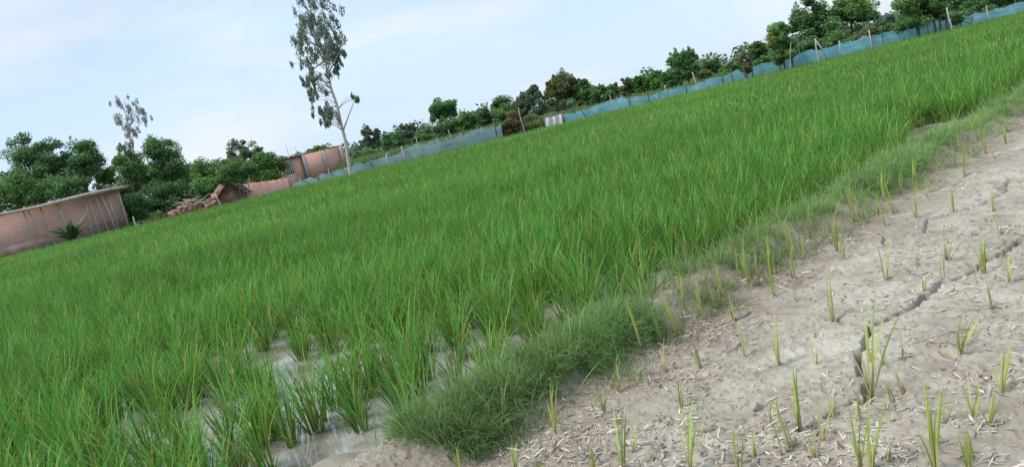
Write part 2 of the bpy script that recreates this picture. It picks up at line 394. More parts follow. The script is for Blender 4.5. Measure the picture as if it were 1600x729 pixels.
big = nz(1.6, 6); mid = nz(9, 6, .65); fin = nz(70, 4, .7)
c = mixc(rng_(big.outputs['Fac'], .35, .65), (.40, .362, .285), (.57, .522, .425))
c = mixc(rng_(mid.outputs['Fac'], .45, .66, 0, .65), c, (.30, .255, .20))
pat_ = nz(2.6, 5, .6); c = mixc(rng_(pat_.outputs['Fac'], .52, .66, 0, .6), c, (.27, .215, .165))
c = mixc(rng_(fin.outputs['Fac'], .5, .72, 0, .45), c, (.22, .18, .145))
c = mixc(rng_(sp.outputs['Red'], 0., 1., 0, .8), c, mixc(rng_(fin.outputs['Fac'], .4, .62), (.17, .12, .085), (.36, .29, .22)))
c = mixc(rng_(sp.outputs['Green'], 0., 1., 0, .75), c, mixc(rng_(mid.outputs['Fac'], .4, .6), (.20, .17, .125), (.34, .30, .24)))
c = mixc(sp.outputs['Blue'], c, mixc(rng_(mid.outputs['Fac'], .4, .6), (.07, .10, .035), (.14, .17, .06)))
L.new(c, bs.inputs['Base Color']); bs.inputs['Roughness'].default_value = .85; bs.inputs['Specular IOR Level'].default_value = .25
bp = N.new('ShaderNodeBump'); bp.inputs['Strength'].default_value = .6; bp.inputs['Distance'].default_value = .008
L.new(fin.outputs['Fac'], bp.inputs['Height']); L.new(bp.outputs[0], bs.inputs['Normal'])
M['mud'] = mt
tag(link('ground', me, mt), 'pale grey cracked dry mud with an earth bund beside the paddy', None, None, 'structure')
b = MB(); b.add([(-1500, -1500, -.35), (1500, -1500, -.35), (1500, 1500, -.35), (-1500, 1500, -.35)], [[0, 1, 2, 3]])
tag(b.build('terrain', M['mud']), kind='structure')

# water standing in the paddy
mt, N, L, bs = new_mat('paddy_water')
tc = N.new('ShaderNodeTexCoord')
n_ = nz(2.6, 6); n2_ = nz(6, 4)
L.new(mixc(rng_(n_.outputs['Fac'], .4, .62), (.20, .17, .12), (.50, .475, .44)), bs.inputs['Base Color'])
bs.inputs['Roughness'].default_value = .045; bs.inputs['IOR'].default_value = 1.5; bs.inputs['Specular IOR Level'].default_value = .8
bp = N.new('ShaderNodeBump'); bp.inputs['Strength'].default_value = .12; bp.inputs['Distance'].default_value = .01
L.new(n2_.outputs['Fac'], bp.inputs['Height']); L.new(bp.outputs[0], bs.inputs['Normal'])
M['water'] = mt
off = []
for i in range(len(BP)):
    a = BP[max(0, i-1)]; c_ = BP[min(len(BP)-1, i+1)]; e = (c_-a)/np.hypot(*(c_-a)); off.append(BP[i]+.12*np.array([-e[1], e[0]]))
off = [o_ for o_ in off if o_[1] < 46 and o_[0] < 60]
b = MB()
far = []
Vw = []; Qw = []
for k, o_ in enumerate(off):                    # strips from the bund away to the far edge of the paddy
    t = k/(len(off)-1); fx = -60+(o_[0]+60)*1.0 if k else -60
    Vw.append((o_[0], o_[1], 0)); Vw.append((-62+t*105, 46.6, 0))
for k in range(len(off)-1): Qw.append([2*k, 2*k+2, 2*k+3, 2*k+1])
Vw.append((-62, .6, 0)); b.add(Vw, Qw, [[0, 1, len(Vw)-1]])
tag(b.build('water', mt), 'shallow grey muddy water standing between the rice clumps', None, None, 'structure')

# ------------------------------------------------------------------ blades
def blades(B, r_area, Lr, wr, lean, curve, nseg, g, dead=.02, pos=None, azm=None, baseg=0.0, twist=.5, wbase=.55):
    """B curved tapering leaf strips"""
    if pos is None:
        a = g.uniform(0, 2*np.pi, B); q = r_area*np.sqrt(g.uniform(0, 1, B)); pos = np.stack([q*np.cos(a), q*np.sin(a), np.zeros(B)], 1)
        az_ = a+g.normal(0, .7, B) if azm is None else azm
    else: az_ = g.uniform(0, 2*np.pi, B) if azm is None else azm
    Ls = g.uniform(*Lr, B); ws = g.uniform(*wr, B); th0 = np.abs(g.normal(lean, lean*.6, B)); k = g.uniform(*curve, B)
    s = np.linspace(0, 1, nseg+1)
    V = np.zeros((B, nseg+1, 2, 3)); p = pos.copy(); col = np.zeros((B, nseg+1, 2, 3))
    out = np.stack([np.cos(az_), np.sin(az_), np.zeros(B)], 1)
    tw = az_+np.pi/2+g.normal(0, twist, B); side = np.stack([np.cos(tw), np.sin(tw), np.zeros(B)], 1)
    rn = g.uniform(0, 1, B); dd = (g.uniform(0, 1, B) < dead).astype(float)*g.uniform(.5, 1, B)
    for i in range(nseg+1):
        if i:
            sm = (s[i]+s[i-1])/2; th = th0+k*sm**2.2; st = Ls*(s[i]-s[i-1])
            p = p+out*(np.sin(th)*st)[:, None]; p[:, 2] += np.cos(th)*st
        wd = ws*np.interp(s[i], [0, .3, .6, 1], [wbase, 1, .85, .04])
        V[:, i, 0] = p-side*(wd/2)[:, None]; V[:, i, 1] = p+side*(wd/2)[:, None]
        col[:, i, :, 0] = rn[:, None]; col[:, i, :, 1] = np.clip(baseg+s[i]*1.5, 0, 1)
        col[:, i, :, 2] = np.maximum(dd, .04*(s[i] > .9))[:, None]
    n2 = (nseg+1)*2
    base = np.arange(B)[:, None]*n2+np.arange(nseg)[None, :]*2
    Q = np.stack([base, base+1, base+3, base+2], -1).reshape(-1, 4)
    return V.reshape(-1, 3), Q, col.reshape(-1, 3)
def join(parts):
    v = []; q = []; c = []; n = 0
    for a, b_, c_ in parts: v.append(a); q.append(b_+n); c.append(c_); n += len(a)
    return np.concatenate(v), np.concatenate(q), np.concatenate(c)
def scatter(name, protos, pts, vi, rot, scl, tint, mat):
    """ONE object: prototype leaves plus points, instanced by its own geometry nodes"""
    parts = join(protos); nv = len(parts[0]); n = len(pts)
    V = np.concatenate([parts[0], pts])
    me = np_mesh(name, V, parts[1], np.concatenate([parts[2], np.zeros((n, 3))]))
    def attr(nm, ty, arr, key):
        a = me.attributes.new(nm, ty, 'POINT'); a.data.foreach_set(key, np.ascontiguousarray(arr).ravel())
    pv = np.zeros(nv+n, np.int32); o_ = 0
    for i, pr in enumerate(protos): pv[o_:o_+len(pr[0])] = i+1; o_ += len(pr[0])
    attr('pv', 'INT', pv, 'value')
    v_ = np.zeros(nv+n, np.int32); v_[nv:] = np.asarray(vi)+1; attr('vi', 'INT', v_, 'value')
    r_ = np.zeros((nv+n, 3), np.float32); r_[nv:] = rot; attr('rot', 'FLOAT_VECTOR', r_, 'vector')
    s_ = np.ones((nv+n, 3), np.float32); s_[nv:] = scl; attr('scl', 'FLOAT_VECTOR', s_, 'vector')
    t_ = np.zeros(nv+n, np.float32); t_[nv:] = tint; attr('itint', 'FLOAT', t_, 'value')
    o = link(name, me, mat)
    ng = bpy.data.node_groups.new(name+'_nodes', 'GeometryNodeTree')
    ng.interface.new_socket('Geometry', in_out='INPUT', socket_type='NodeSocketGeometry')
    ng.interface.new_socket('Geometry', in_out='OUTPUT', socket_type='NodeSocketGeometry')
    nn = ng.nodes; ll = ng.links
    gi = nn.new('NodeGroupInput'); go = nn.new('NodeGroupOutput'); jn = nn.new('GeometryNodeJoinGeometry')
    def named(nm, ty):
        a = nn.new('GeometryNodeInputNamedAttribute'); a.data_type = ty; a.inputs['Name'].default_value = nm; return a.outputs['Attribute']
    def eq(sock, k):
        c = nn.new('FunctionNodeCompare'); c.data_type = 'INT'; c.operation = 'EQUAL'
        ll.new(sock, c.inputs[2]); c.inputs[3].default_value = k; return c.outputs[0]
    pvs = named('pv', 'INT'); vis = named('vi', 'INT'); rots = named('rot', 'FLOAT_VECTOR'); scs = named('scl', 'FLOAT_VECTOR')
    def sep(k):
        s = nn.new('GeometryNodeSeparateGeometry'); s.domain = 'POINT'; ll.new(gi.outputs[0], s.inputs['Geometry']); ll.new(eq(pvs, k), s.inputs['Selection']); return s.outputs[0]
    p0 = sep(0)
    for k in range(len(protos)):
        ip = nn.new('GeometryNodeInstanceOnPoints')
        ll.new(p0, ip.inputs['Points']); ll.new(eq(vis, k+1), ip.inputs['Selection']); ll.new(sep(k+1), ip.inputs['Instance'])
        ll.new(rots, ip.inputs['Rotation']); ll.new(scs, ip.inputs['Scale']); ll.new(ip.outputs[0], jn.inputs[0])
    ll.new(jn.outputs[0], go.inputs[0])
    md = o.modifiers.new('scatter', 'NODES'); md.node_group = ng
    return o

# ------------------------------------------------------------------ rice
g = np.random.default_rng(11)
def rice_clump(g, B, nseg, wr, hi=.60, lean=.16, rad=.035):
    a = blades(int(B*.65), rad, (hi*.68, hi), wr, lean, (.15, 1.5), nseg, g, dead=.025)
    c = blades(B-int(B*.65), rad*1.2, (hi*.42, hi*.8), wr, lean*1.7, (.5, 2.6), nseg, g, dead=.05)
    return join([a, c])
near_protos = [rice_clump(g, int(g.integers(34, 50)), 7, (.0065, .0125), hi=g.uniform(.48, .62), lean=.17, rad=.038) for _ in range(9)]
def field_jitter(xa, ya):
    return None
sp_ = .185
xs = np.arange(-46, 46, sp_); ys = np.arange(1.0, 46, sp_)
X_, Y_ = np.meshgrid(xs, ys)
# near clumps on a jittered grid
mk = (np.hypot(X_, Y_) < 12)
x_ = X_[mk]; y_ = Y_[mk]
rot_ = .35; x2 = x_*math.cos(rot_)-y_*math.sin(rot_); y2 = x_*math.sin(rot_)+y_*math.cos(rot_)
x_ = x2+g.normal(0, .052, x2.shape); y_ = y2+g.normal(0, .052, x2.shape)
d_, run_ = bund_coord(x_, y_)
rad_ = np.hypot(x_, y_)
R1 = 10.0
front = -.40-.10*vnoise(run_*2, run_*0, 5)-.10*sstep(2.2, 1.2, np.hypot(x_-MND[0], y_-MND[1]))
keep = (d_ < front) & (rad_ < R1) & (rad_ > 1.6) & (np.abs(np.arctan2(x_, y_)) < math.radians(52))
gap = fbm(x_*.9, y_*.9, 3, 91); gap2 = fbm(x_*2.3, y_*1.5, 2, 93); keep &= ~((gap2 > .57) & (rad_ < 8.5) & (x_ < .3) & (g.uniform(0, 1, x_.shape) < .38)); keep &= ~((gap > .60-.02*sstep(6.5, 4, rad_)-.25*np.exp(-((x_+2.55)**2+(y_-4.75)**2)/.10)) & (x_ < -.75) & (g.uniform(0, 1, x_.shape) < .8) & (rad_ < 7))
keep &= g.uniform(0, 1, x_.shape) < np.where((d_ > -1.5) & (rad_ < 6.5), .82, .95)
keep &= np.hypot(x_-MND[0], y_-MND[1]) > .36
x_, y_, d_, run_, rad_ = [q[keep] for q in (x_, y_, d_, run_, rad_)]
vi_ = g.integers(0, len(near_protos), len(x_)); rz_ = g.uniform(0, 2*np.pi, len(x_))
sc_ = g.uniform(.82, 1.15, len(x_))*(1-.22*sstep(-.75, -.5, d_)*g.uniform(0, 1, len(x_)))
lx = g.normal(0, .05, len(x_))+.02; ly = g.normal(0, .05, len(x_))-.03
# which clumps show largest: the nearest ones inside the frame become things of their own
def in_frame(x, y, z, mrg=20):
    v = np.stack([x, y, z-CAMH], -1); zz = v@f0; px = 800+FPX*(v@CX)/zz; py = 364.5-FPX*(v@CY)/zz
    return (zz > .2) & (px > -mrg) & (px < 1600+mrg) & (py > -mrg) & (py < 729+mrg*3), px, py
inf, ppx, ppy = in_frame(x_, y_, np.full(len(x_), .1), 15)
NTH = 290
order = np.argsort(np.where(inf, rad_, 1e9))[:NTH]
ind = np.zeros(len(x_), bool); ind[order] = True
clump_meshes = []
for i, pr in enumerate(near_protos):
    me = np_mesh('rice_clump', pr[0], pr[1], pr[2]); me.materials.append(M['rice']); clump_meshes.append(me)
for j in order:
    o = bpy.data.objects.new('rice_clump', clump_meshes[vi_[j]]); COL.objects.link(o)
    o.location = (x_[j], y_[j], -.05); o.rotation_euler = (ly[j], lx[j], rz_[j]); o.scale = (sc_[j],)*3
    near_b = d_[j] > -.85
    where = ('at the lower left edge beside the bare mud mound' if ppx[j] < 560 and near_b else
             'on the paddy rim beside the dense bund grass' if near_b and ppx[j] < 1000 else
             'on the paddy rim by the bare bund crest' if near_b and ppx[j] < 1180 else
             'on the paddy rim along the upper right bund' if near_b else
             'standing in open water at lower left' if ppx[j] < 330 else
             'standing in open water behind the mud mound' if ppx[j] < 620 and d_[j] > -1.6 else
             'among close rows left of the paddy middle' if ppx[j] < 620 else
             'one or two rows behind the grassy bund' if d_[j] > -1.4 else
             'in the dense rows behind the bund')
    tl = 'short' if sc_[j] < .92 else 'tall' if sc_[j] > 1.06 else 'leafy'
    tag(o, f'{tl} green rice clump {where}', 'rice plant', 'rice clumps in the flooded paddy')
rest = ~ind
pn = np.stack([x_[rest], y_[rest], np.full(rest.sum(), -.05)], 1)
rn_ = np.stack([ly[rest], lx[rest], rz_[rest]], 1)
near_t = (fbm(x_[rest]*.5, y_[rest]*.5, 3, 14)-.5)*.5
# further rows: patches of several clumps
def patch(g, size, nc, B, nseg, wr):
    ps = []
    for k in range(nc):
        px_, py_ = g.uniform(-size/2, size/2, 2)
        v, q, c = rice_clump(g, B, nseg, wr, hi=g.uniform(.50, .64), rad=.05); v = v.copy(); sc = g.uniform(.85, 1.1); v *= sc
        v[:, 0] += px_; v[:, 1] += py_; ps.append((v, q, c))
    return join(ps)
PS = .75
mid_protos = [patch(g, PS, 20, 20, 4, (.010, .016)) for _ in range(5)]
far_protos = [patch(g, PS, 19, 11, 3, (.018, .030)) for _ in range(5)]
xs = np.arange(-50, 56, PS*.93); ys = np.arange(1, 46, PS*.93)
X_, Y_ = np.meshgrid(xs, ys); X_ = X_.ravel()+g.uniform(-.1, .1, X_.size); Y_ = Y_.ravel()+g.uniform(-.1, .1, Y_.size)
D_, _ = bund_coord(X_, Y_); Rr = np.hypot(X_, Y_)
keep = (D_ < -.9) & (Rr > R1-.15) & (Y_ < 45.8) & (np.abs(X_) < 6+Y_*.95)
X_, Y_, Rr = X_[keep], Y_[keep], Rr[keep]
midm = Rr < 19
npn = len(near_protos)
vi2 = np.where(midm, npn+g.integers(0, 5, len(X_)), npn+5+g.integers(0, 5, len(X_)))
p2 = np.stack([X_, Y_, np.full(len(X_), -.05)], 1)
r2 = np.stack([g.normal(0, .02, len(X_)), g.normal(0, .02, len(X_)), g.integers(0, 4, len(X_))*np.pi/2+g.normal(0, .15, len(X_))], 1)
hsc = .90+.28*(fbm(X_*.35, Y_*.35, 3, 77))
s2 = np.stack([np.ones(len(X_)), np.ones(len(X_)), hsc*g.uniform(.94, 1.06, len(X_))], 1)
s1 = np.repeat(sc_[rest][:, None], 3, 1)
t2 = (fbm(X_*.22, Y_*.22, 4, 14)-.5)*.55+g.normal(0, .03, len(X_))
o = scatter('rice_crop', near_protos+mid_protos+far_protos, np.concatenate([pn, p2]), np.concatenate([vi_[rest], vi2]),
            np.concatenate([rn_, r2]), np.concatenate([s1, s2]), np.concatenate([near_t, t2]), M['rice'])
tag(o, 'dense green rice crop filling the paddy back to the net fence', 'rice crop', None, 'stuff')

# ------------------------------------------------------------------ grass on the bund
def tuft(g, B, Lr, wr, r=.05, lean=.45):
    return blades(B, r, Lr, wr, lean, (.2, 1.5), 3, g, dead=.05, baseg=.1)
tp = [blades(54, .055, (.06, .17), (.0018, .0034), .7, (.3, 3.0), 5, g, dead=.07, baseg=.05, twist=1.2) for _ in range(7)]
bl = np.cumsum(np.r_[0, np.hypot(*np.diff(BP, axis=0).T)])
def bund_pt(run, d):
    x = np.interp(run, bl, BP[:, 0]); y = np.interp(run, bl, BP[:, 1])
    x2 = np.interp(run+.05, bl, BP[:, 0]); y2 = np.interp(run+.05, bl, BP[:, 1])
    e = np.stack([x2-x, y2-y], -1); e /= np.linalg.norm(e, axis=-1)[..., None]+1e-9
    return x+e[..., 1]*d, y-e[..., 0]*d
runA = bund_coord(np.array([-.56]), np.array([3.24]))[1][0]      # the dense band starts here
runB = bund_coord(np.array([.48]), np.array([4.26]))[1][0]
runC = bund_coord(np.array([1.0]), np.array([4.75]))[1][0]
n = 52000
run = bl[3]-1.5+(bl[-4]-bl[3])*g.uniform(0, 1, n)**2.2; dd = g.uniform(-.45, .50, n)
gx_, gy_ = bund_pt(run, dd)
dn = np.where((run > runA) & (run < runB), 1.0, 0)
edge = sstep(runA-.10, runA+.08, run)*sstep(runB+.08, runB-.08, run)
hi_ = sstep(runC, runC+.35, run)*.9
wid_ = (.120+.09*(vnoise(run*2.3, run*0, 19)-.4))*(1-.45*sstep(runC, runC+1, run))
tB = sstep(runA+.3, runB, run); wid_ = wid_*(1-.30*tB*(run < runC))
prof = np.exp(-np.maximum(0, np.abs(dd-.07-.05*tB*(run < runC))-wid_)**2/.0025)            # where across the bund
dens = (edge+hi_*(.12+.80*sstep(.3, .75, vnoise(run*1.9, run*0, 15))))*prof
dens = np.maximum(dens, .05*np.exp(-((dd-.05)/.3)**2)*sstep(runA, runA+.1, run))
dens *= .10+1.35*sstep(.30, .62, fbm(gx_*8, gy_*8, 3, 44))
kp = g.uniform(0, 1, n) < dens
kp &= np.hypot(gx_, gy_) > 1.5
gx_, gy_, rg, dg = gx_[kp], gy_[kp], run[kp], dd[kp]
hz, _, _ = height(gx_, gy_)
k = len(gx_)
sg_ = .86*g.uniform(.55, 1.25, k)*(.75+.6*fbm(gx_*5, gy_*5, 2, 12))*(1+.02*np.hypot(gx_, gy_))
o = scatter('bund_grass', tp, np.stack([gx_, gy_, hz-.01], 1), g.integers(0, 7, k),
            np.stack([g.normal(0, .35, k), g.normal(0, .35, k), g.uniform(0, 6.28, k)], 1), np.repeat(sg_[:, None], 3, 1),
            (fbm(gx_*3, gy_*3, 3, 5)-.5)*.6+.30*sstep(runC, runC+1.5, rg), M['bundgrass'])
tag(o, 'fine dark green grass matted along the crest of the bund', 'grass', None, 'stuff')

n = 900
run2 = bl[3]+(bl[-4]-bl[3])*g.uniform(0, 1, n)**2.0; dd2 = g.normal(.02, .16, n); ax_, ay_ = bund_pt(run2, dd2)
kq = (run2 > runA-.1) & (np.hypot(ax_, ay_) < 16) & (dd2 > -.3); ax_, ay_ = ax_[kq], ay_[kq]; k = len(ax_); az0, _, _ = height(ax_, ay_)
sp2 = [blades(int(g.integers(3, 7)), .012, (.12, .30), (.003, .006), .35, (.1, 1.4), 5, g, dead=.10, baseg=.15) for _ in range(8)]
M['sprig'] = leaf_mat('grass_sprig', (.16, .22, .07), (.25, .40, .10), (.50, .44, .26), transl=.35)
o = scatter('tall_grass', sp2, np.stack([ax_, ay_, az0-.01], 1), g.integers(0, 8, k), np.stack([g.normal(0, .2, k), g.normal(0, .2, k), g.uniform(0, 6.28, k)], 1),
            np.repeat(g.uniform(.6, 1.2, k)[:, None], 3, 1), g.normal(0, .1, k), M['sprig'])
tag(o, 'thin taller grass sprigs poking out of the bund', 'grass', None, 'stuff')

# ------------------------------------------------------------------ straw litter
n = 70000
u = g.uniform(0, 1, n); ang = np.radians(g.uniform(-22, 52, n)); rad = 1.5+9*u**1.5
sx_ = np.sin(ang)*rad; sy_ = np.cos(ang)*rad
d_s, _ = bund_coord(sx_, sy_)
pat = fbm(sx_*1.7, sy_*1.7, 3, 101)
dens = sstep(.52, .68, pat)*.7+.05+.22*np.exp(-((d_s-.45)/.2)**2)+1.1*patches(sx_, sy_)*sstep(.36, .52, fbm(sx_*5, sy_*5, 3, 55))
cdx = crack_depth(sx_, sy_) + crack_depth(sx_+.02, sy_) + crack_depth(sx_, sy_+.02)
kp = (d_s > .22) & (g.uniform(0, 1, n) < dens*.95) & (cdx < .003)
sx_, sy_ = sx_[kp], sy_[kp]; k = len(sx_)
sz, _, _ = height(sx_, sy_)
def chip(g, Lr, wr):
    B = 1; Ln = g.uniform(*Lr); wd = g.uniform(*wr); n_ = 4; V = []; bend = g.normal(0, .12); x = 0; y = 0; th = 0
    for i in range(n_+1):
        w_ = wd*(1-.35*abs(i/n_-.5)*2); zz = .002+.04*Ln*math.sin(i/n_*3.14)*g.uniform(.1, .8)
        V += [(x, y-w_/2, zz), (x, y+w_/2, zz+wd*.35)]; th += bend/n_; x += Ln/n_*math.cos(th); y += Ln/n_*math.sin(th)
    Q = [[2*i, 2*i+2, 2*i+3, 2*i+1] for i in range(n_)]
    V = np.array(V); V[:, 0] -= Ln/2
    return V, np.array(Q), np.tile([[g.uniform(0, 1), g.uniform(0, 1), g.uniform(0, .6)]], (len(V), 1))
cp = [chip(g, (.014, .058), (.0025, .008)) for _ in range(14)]+[chip(g, (.06, .13), (.002, .004)) for _ in range(4)]
vic = np.where(g.uniform(0, 1, k) < .93, g.integers(0, 14, k), g.integers(14, 18, k))
o = scatter('straw_litter', cp, np.stack([sx_, sy_, sz+.001], 1), vic, np.stack([g.normal(0, .25, k), g.normal(0, .25, k), g.uniform(0, 6.28, k)], 1),
            np.repeat(g.uniform(.6, 1.25, k)[:, None], 3, 1), g.normal(-.05, .16, k), M['straw'])
tag(o, 'pale broken straw bits littering the dry mud', 'straw', None, 'stuff')
# crumbs of soil
def crumb(g):
    V = []; 
    for i in range(3):
        for kk in range(5):
            a = kk/5*6.28+i; r = [.8, 1, .5][i]*g.uniform(.7, 1.15); V.append((r*math.cos(a), r*math.sin(a), [-.2, .35, .75][i]*g.uniform(.8, 1.2)))
    V.append((0, 0, .85)); Q = [[i*5+kk, i*5+(kk+1) % 5, (i+1)*5+(kk+1) % 5, (i+1)*5+kk] for i in range(2) for kk in range(5)]
    Q += [[10+kk, 10+(kk+1) % 5, 15, 15] for kk in range(0)]
    return np.array(V)*.01, np.array(Q), np.zeros((len(V), 3))
n = 26000
ang = np.radians(g.uniform(-38, 50, n)); rad = 1.5+7*g.uniform(0, 1, n)**1.4
sx_ = np.sin(ang)*rad; sy_ = np.cos(ang)*rad; d_s, _ = bund_coord(sx_, sy_)
dens = .18+.9*np.exp(-((d_s-.42)/.22)**2)+.5*np.exp(-((d_s+.15)/.15)**2)
kp = (d_s > -.32) & (g.uniform(0, 1, n) < dens); sx_, sy_ = sx_[kp], sy_[kp]; k = len(sx_); sz, _, _ = height(sx_, sy_)
M['crumb'] = noise_mat('soil_crumb', (.32, .27, .21), (.50, .46, .39), 40, bump=.2)
o = scatter('soil_crumbs', [crumb(g) for _ in range(6)], np.stack([sx_, sy_, sz-.001], 1), g.integers(0, 6, k),
            np.stack([g.normal(0, .4, k), g.normal(0, .4, k), g.uniform(0, 6.28, k)], 1), g.uniform(.25, 1.0, (k, 3)), np.zeros(k), M['crumb'])
tag(o, 'small brown soil crumbs on the mud beside the bund', 'soil', None, 'stuff')

# ------------------------------------------------------------------ rice seedlings on the dry plot: base px, tip px, leaves, dryness, what it stands by
SEED = [
 (867, 676, 863, 576, 4, .05, 'bright yellow green seedling at the foot of the dense bund grass'),
 (944, 646, 950, 556, 4, .1, 'forked yellow green seedling right of the dense bund grass'),
 (969, 612, 964, 546, 2, .1, 'slim seedling behind the forked one near the bund grass'),
 (974, 735, 958, 612, 4, .15, 'tall pale seedling at the lower edge, in brown litter'),
 (928, 735, 926, 680, 3, .1, 'small seedling cut by the lower edge below the bund grass'),
 (989, 706, 996, 640, 2, .3, 'faint short seedling among brown litter near the lower edge'),
 (1079, 735, 1087, 602, 5, .05, 'upright bright seedling rooted in the straw litter at the lower edge'),
 (1066, 636, 1056, 568, 3, .1, 'single leaning seedling in the brown litter behind the straw patch'),
 (1154, 738, 1154, 636, 3, .05, 'thin straight seedling at the lower edge in straw'),
 (1163, 557, 1156, 488, 3, 0, 'dark green single spear on bare pale mud'),
 (1217, 569, 1216, 470, 3, .1, 'slender green spear left of the crack junction'),
 (1095, 575, 1070, 510, 5, .1, 'seedling splayed left on the brown soil below the bund'),
 (1070, 483, 1058, 408, 4, .0, 'green seedling at the end of the bare bund crest'),
 (1039, 582, 1041, 512, 3, .6, 'withered straw coloured seedling on brown soil'),
 (1000, 537, 974, 440, 4, .15, 'leaning seedling on the bund grass edge'),
 (1146, 499, 1134, 448, 4, .3, 'stubby yellowish seedling at the bund foot'),
 (1210, 462, 1190, 352, 6, .0, 'big green seedling standing against the bund grass'),
 (1250, 674, 1233, 558, 6, .05, 'sturdy two stemmed seedling in the middle of the straw patch'),
 (1275, 568, 1282, 500, 2, .3, 'very thin pale seedling near the crack junction'),
 (1301, 500, 1292, 412, 4, .05, 'green seedling growing out of the long crack'),
 (1239, 436, 1226, 360, 5, .1, 'bushy seedling at the edge of the bund grass'),
 (1362, 622, 1374, 430, 5, .05, 'tallest seedling, pink based, beside the vertical crack'),
 (1346, 735, 1343, 608, 4, .1, 'yellow green seedling at the lower edge under the crack end'),
 (1362, 738, 1384, 584, 4, .1, 'long leaning seedling next to it at the lower edge'),
 (1285, 690, 1308, 606, 3, .3, 'thin seedling leaning right out of straw'),
 (1462, 738, 1452, 570, 6, .05, 'tall broad seedling at the lower edge, right part'),
 (1521, 650, 1523, 568, 4, .1, 'seedling above the thin lower crack'),
 (1518, 738, 1522, 655, 3, .2, 'short seedling at the lower edge below the thin crack'),
 (1501, 552, 1522, 478, 6, .15, 'spreading seedling with a pinkish base right of the main crack'),
 (1546, 664, 1560, 600, 4, .1, 'seedling near the right edge in straw'),
 (1566, 612, 1576, 520, 4, .1, 'tall thin seedling at the right edge'),
 (1537, 424, 1532, 352, 7, .1, 'leafy seedling at the upper end of the main crack'),
 (1575, 440, 1578, 380, 3, .2, 'seedling at the right edge above the crack'),
 (1386, 436, 1384, 372, 4, .1, 'seedling behind the tallest one on pale mud'),
 (1478, 408, 1492, 352, 4, .4, 'dull seedling above the small dark holes'),
 (1319, 404, 1311, 350, 3, .3, 'small seedling on the upper mud near the bund'),
 (1381, 312, 1380, 244, 4, .05, 'bright spear standing on the bund slope'),
 (1432, 342, 1424, 270, 5, .1, 'seedling just below the bund, upper right'),
 (1427, 292, 1422, 238, 3, .1, 'thin seedling in front of the upper bund'),
 (1507, 276, 1500, 210, 6, .05, 'tall yellow green seedling in front of the upper bund'),
 (1541, 240, 1539, 192, 4, .1, 'seedling in front of the bund near the right edge'),
 (1571, 224, 1566, 186, 4, .1, 'small seedling near the right edge by the bund'),
 (1308, 394, 1303, 330, 5, .1, 'seedling at the foot of the bund grass'),
 (1330, 328, 1322, 280, 4, .1, 'seedling poking from the bund grass'),
 (1240, 402, 1226, 340, 5, .1, 'seedling half hidden in the bund grass'),
 (1125, 470, 1112, 400, 5, .05, 'tall green seedling in the gap of the bund grass'),
 (1170, 440, 1152, 376, 4, .1, 'yellowing seedling inside the bund grass'),
 (1383, 352, 1372, 300, 3, .3, 'slim dry seedling on furrowed mud'),
 (1455, 300, 1452, 258, 3, .2, 'little seedling on the furrowed mud'),
 (1490, 330, 1484, 282, 3, .3, 'faint seedling on the furrowed mud towards the right'),
 (1552, 330, 1556, 284, 4, .2, 'seedling on furrowed mud near the right edge'),
 (806, 738, 802, 676, 4, .1, 'low seedling below the bund grass at the lower edge'),
 (840, 735, 846, 690, 3, .15, 'spreading low seedling at the lower edge near the bund'),
 (718, 738, 716, 684, 3, .05, 'single spear at the lower edge in the bund grass'),
 (1410, 560, 1418, 500, 2, .7, 'dry straw coloured seedling right of the tallest one'),
 (1300, 650, 1296, 600, 2, .5, 'dry short seedling in straw below the crack'),
]
gs = np.random.default_rng(23)
gx2 = np.random.default_rng(77)
for k in range(26):      # sprouts crowding along the foot of the bund
    t_ = (k+gx2.uniform(.1, .9))/26; bx = 1040+520*t_; by = np.interp(bx, [1040, 1150, 1250, 1330, 1420, 1500, 1580], [512, 440, 385, 345, 292, 245, 200])+gx2.uniform(-12, 34)
    hp = np.interp(by, [180, 550], [34, 92])*gx2.uniform(.7, 1.15)
    where = 'at the near end of the bund foot' if bx < 1200 else 'along the middle of the bund foot' if bx < 1390 else 'along the far end of the bund foot'
    SEED.append((bx, by, bx-hp*.2+gx2.normal(0, 6), by-hp, int(gx2.integers(2, 5)), float(gx2.choice([.05, .1, .3, .5])), 'small seedling among the sprouts '+where))
for k in range(20):      # thinner ones scattered over the open mud
    bx = gx2.uniform(1120, 1590); by = gx2.uniform(max(330, 700-(bx-1100)*.75), 725); hp = np.interp(by, [180, 550, 729], [30, 60, 80])*gx2.uniform(.5, 1.0)
    SEED.append((bx, by, bx-hp*.2+gx2.normal(0, 7), by-hp, 2, float(gx2.choice([.1, .3, .6])), 'tiny thin sprout on open mud, '+('upper part' if by < 450 else 'between the cracks' if by < 620 else 'in the lower straw')))
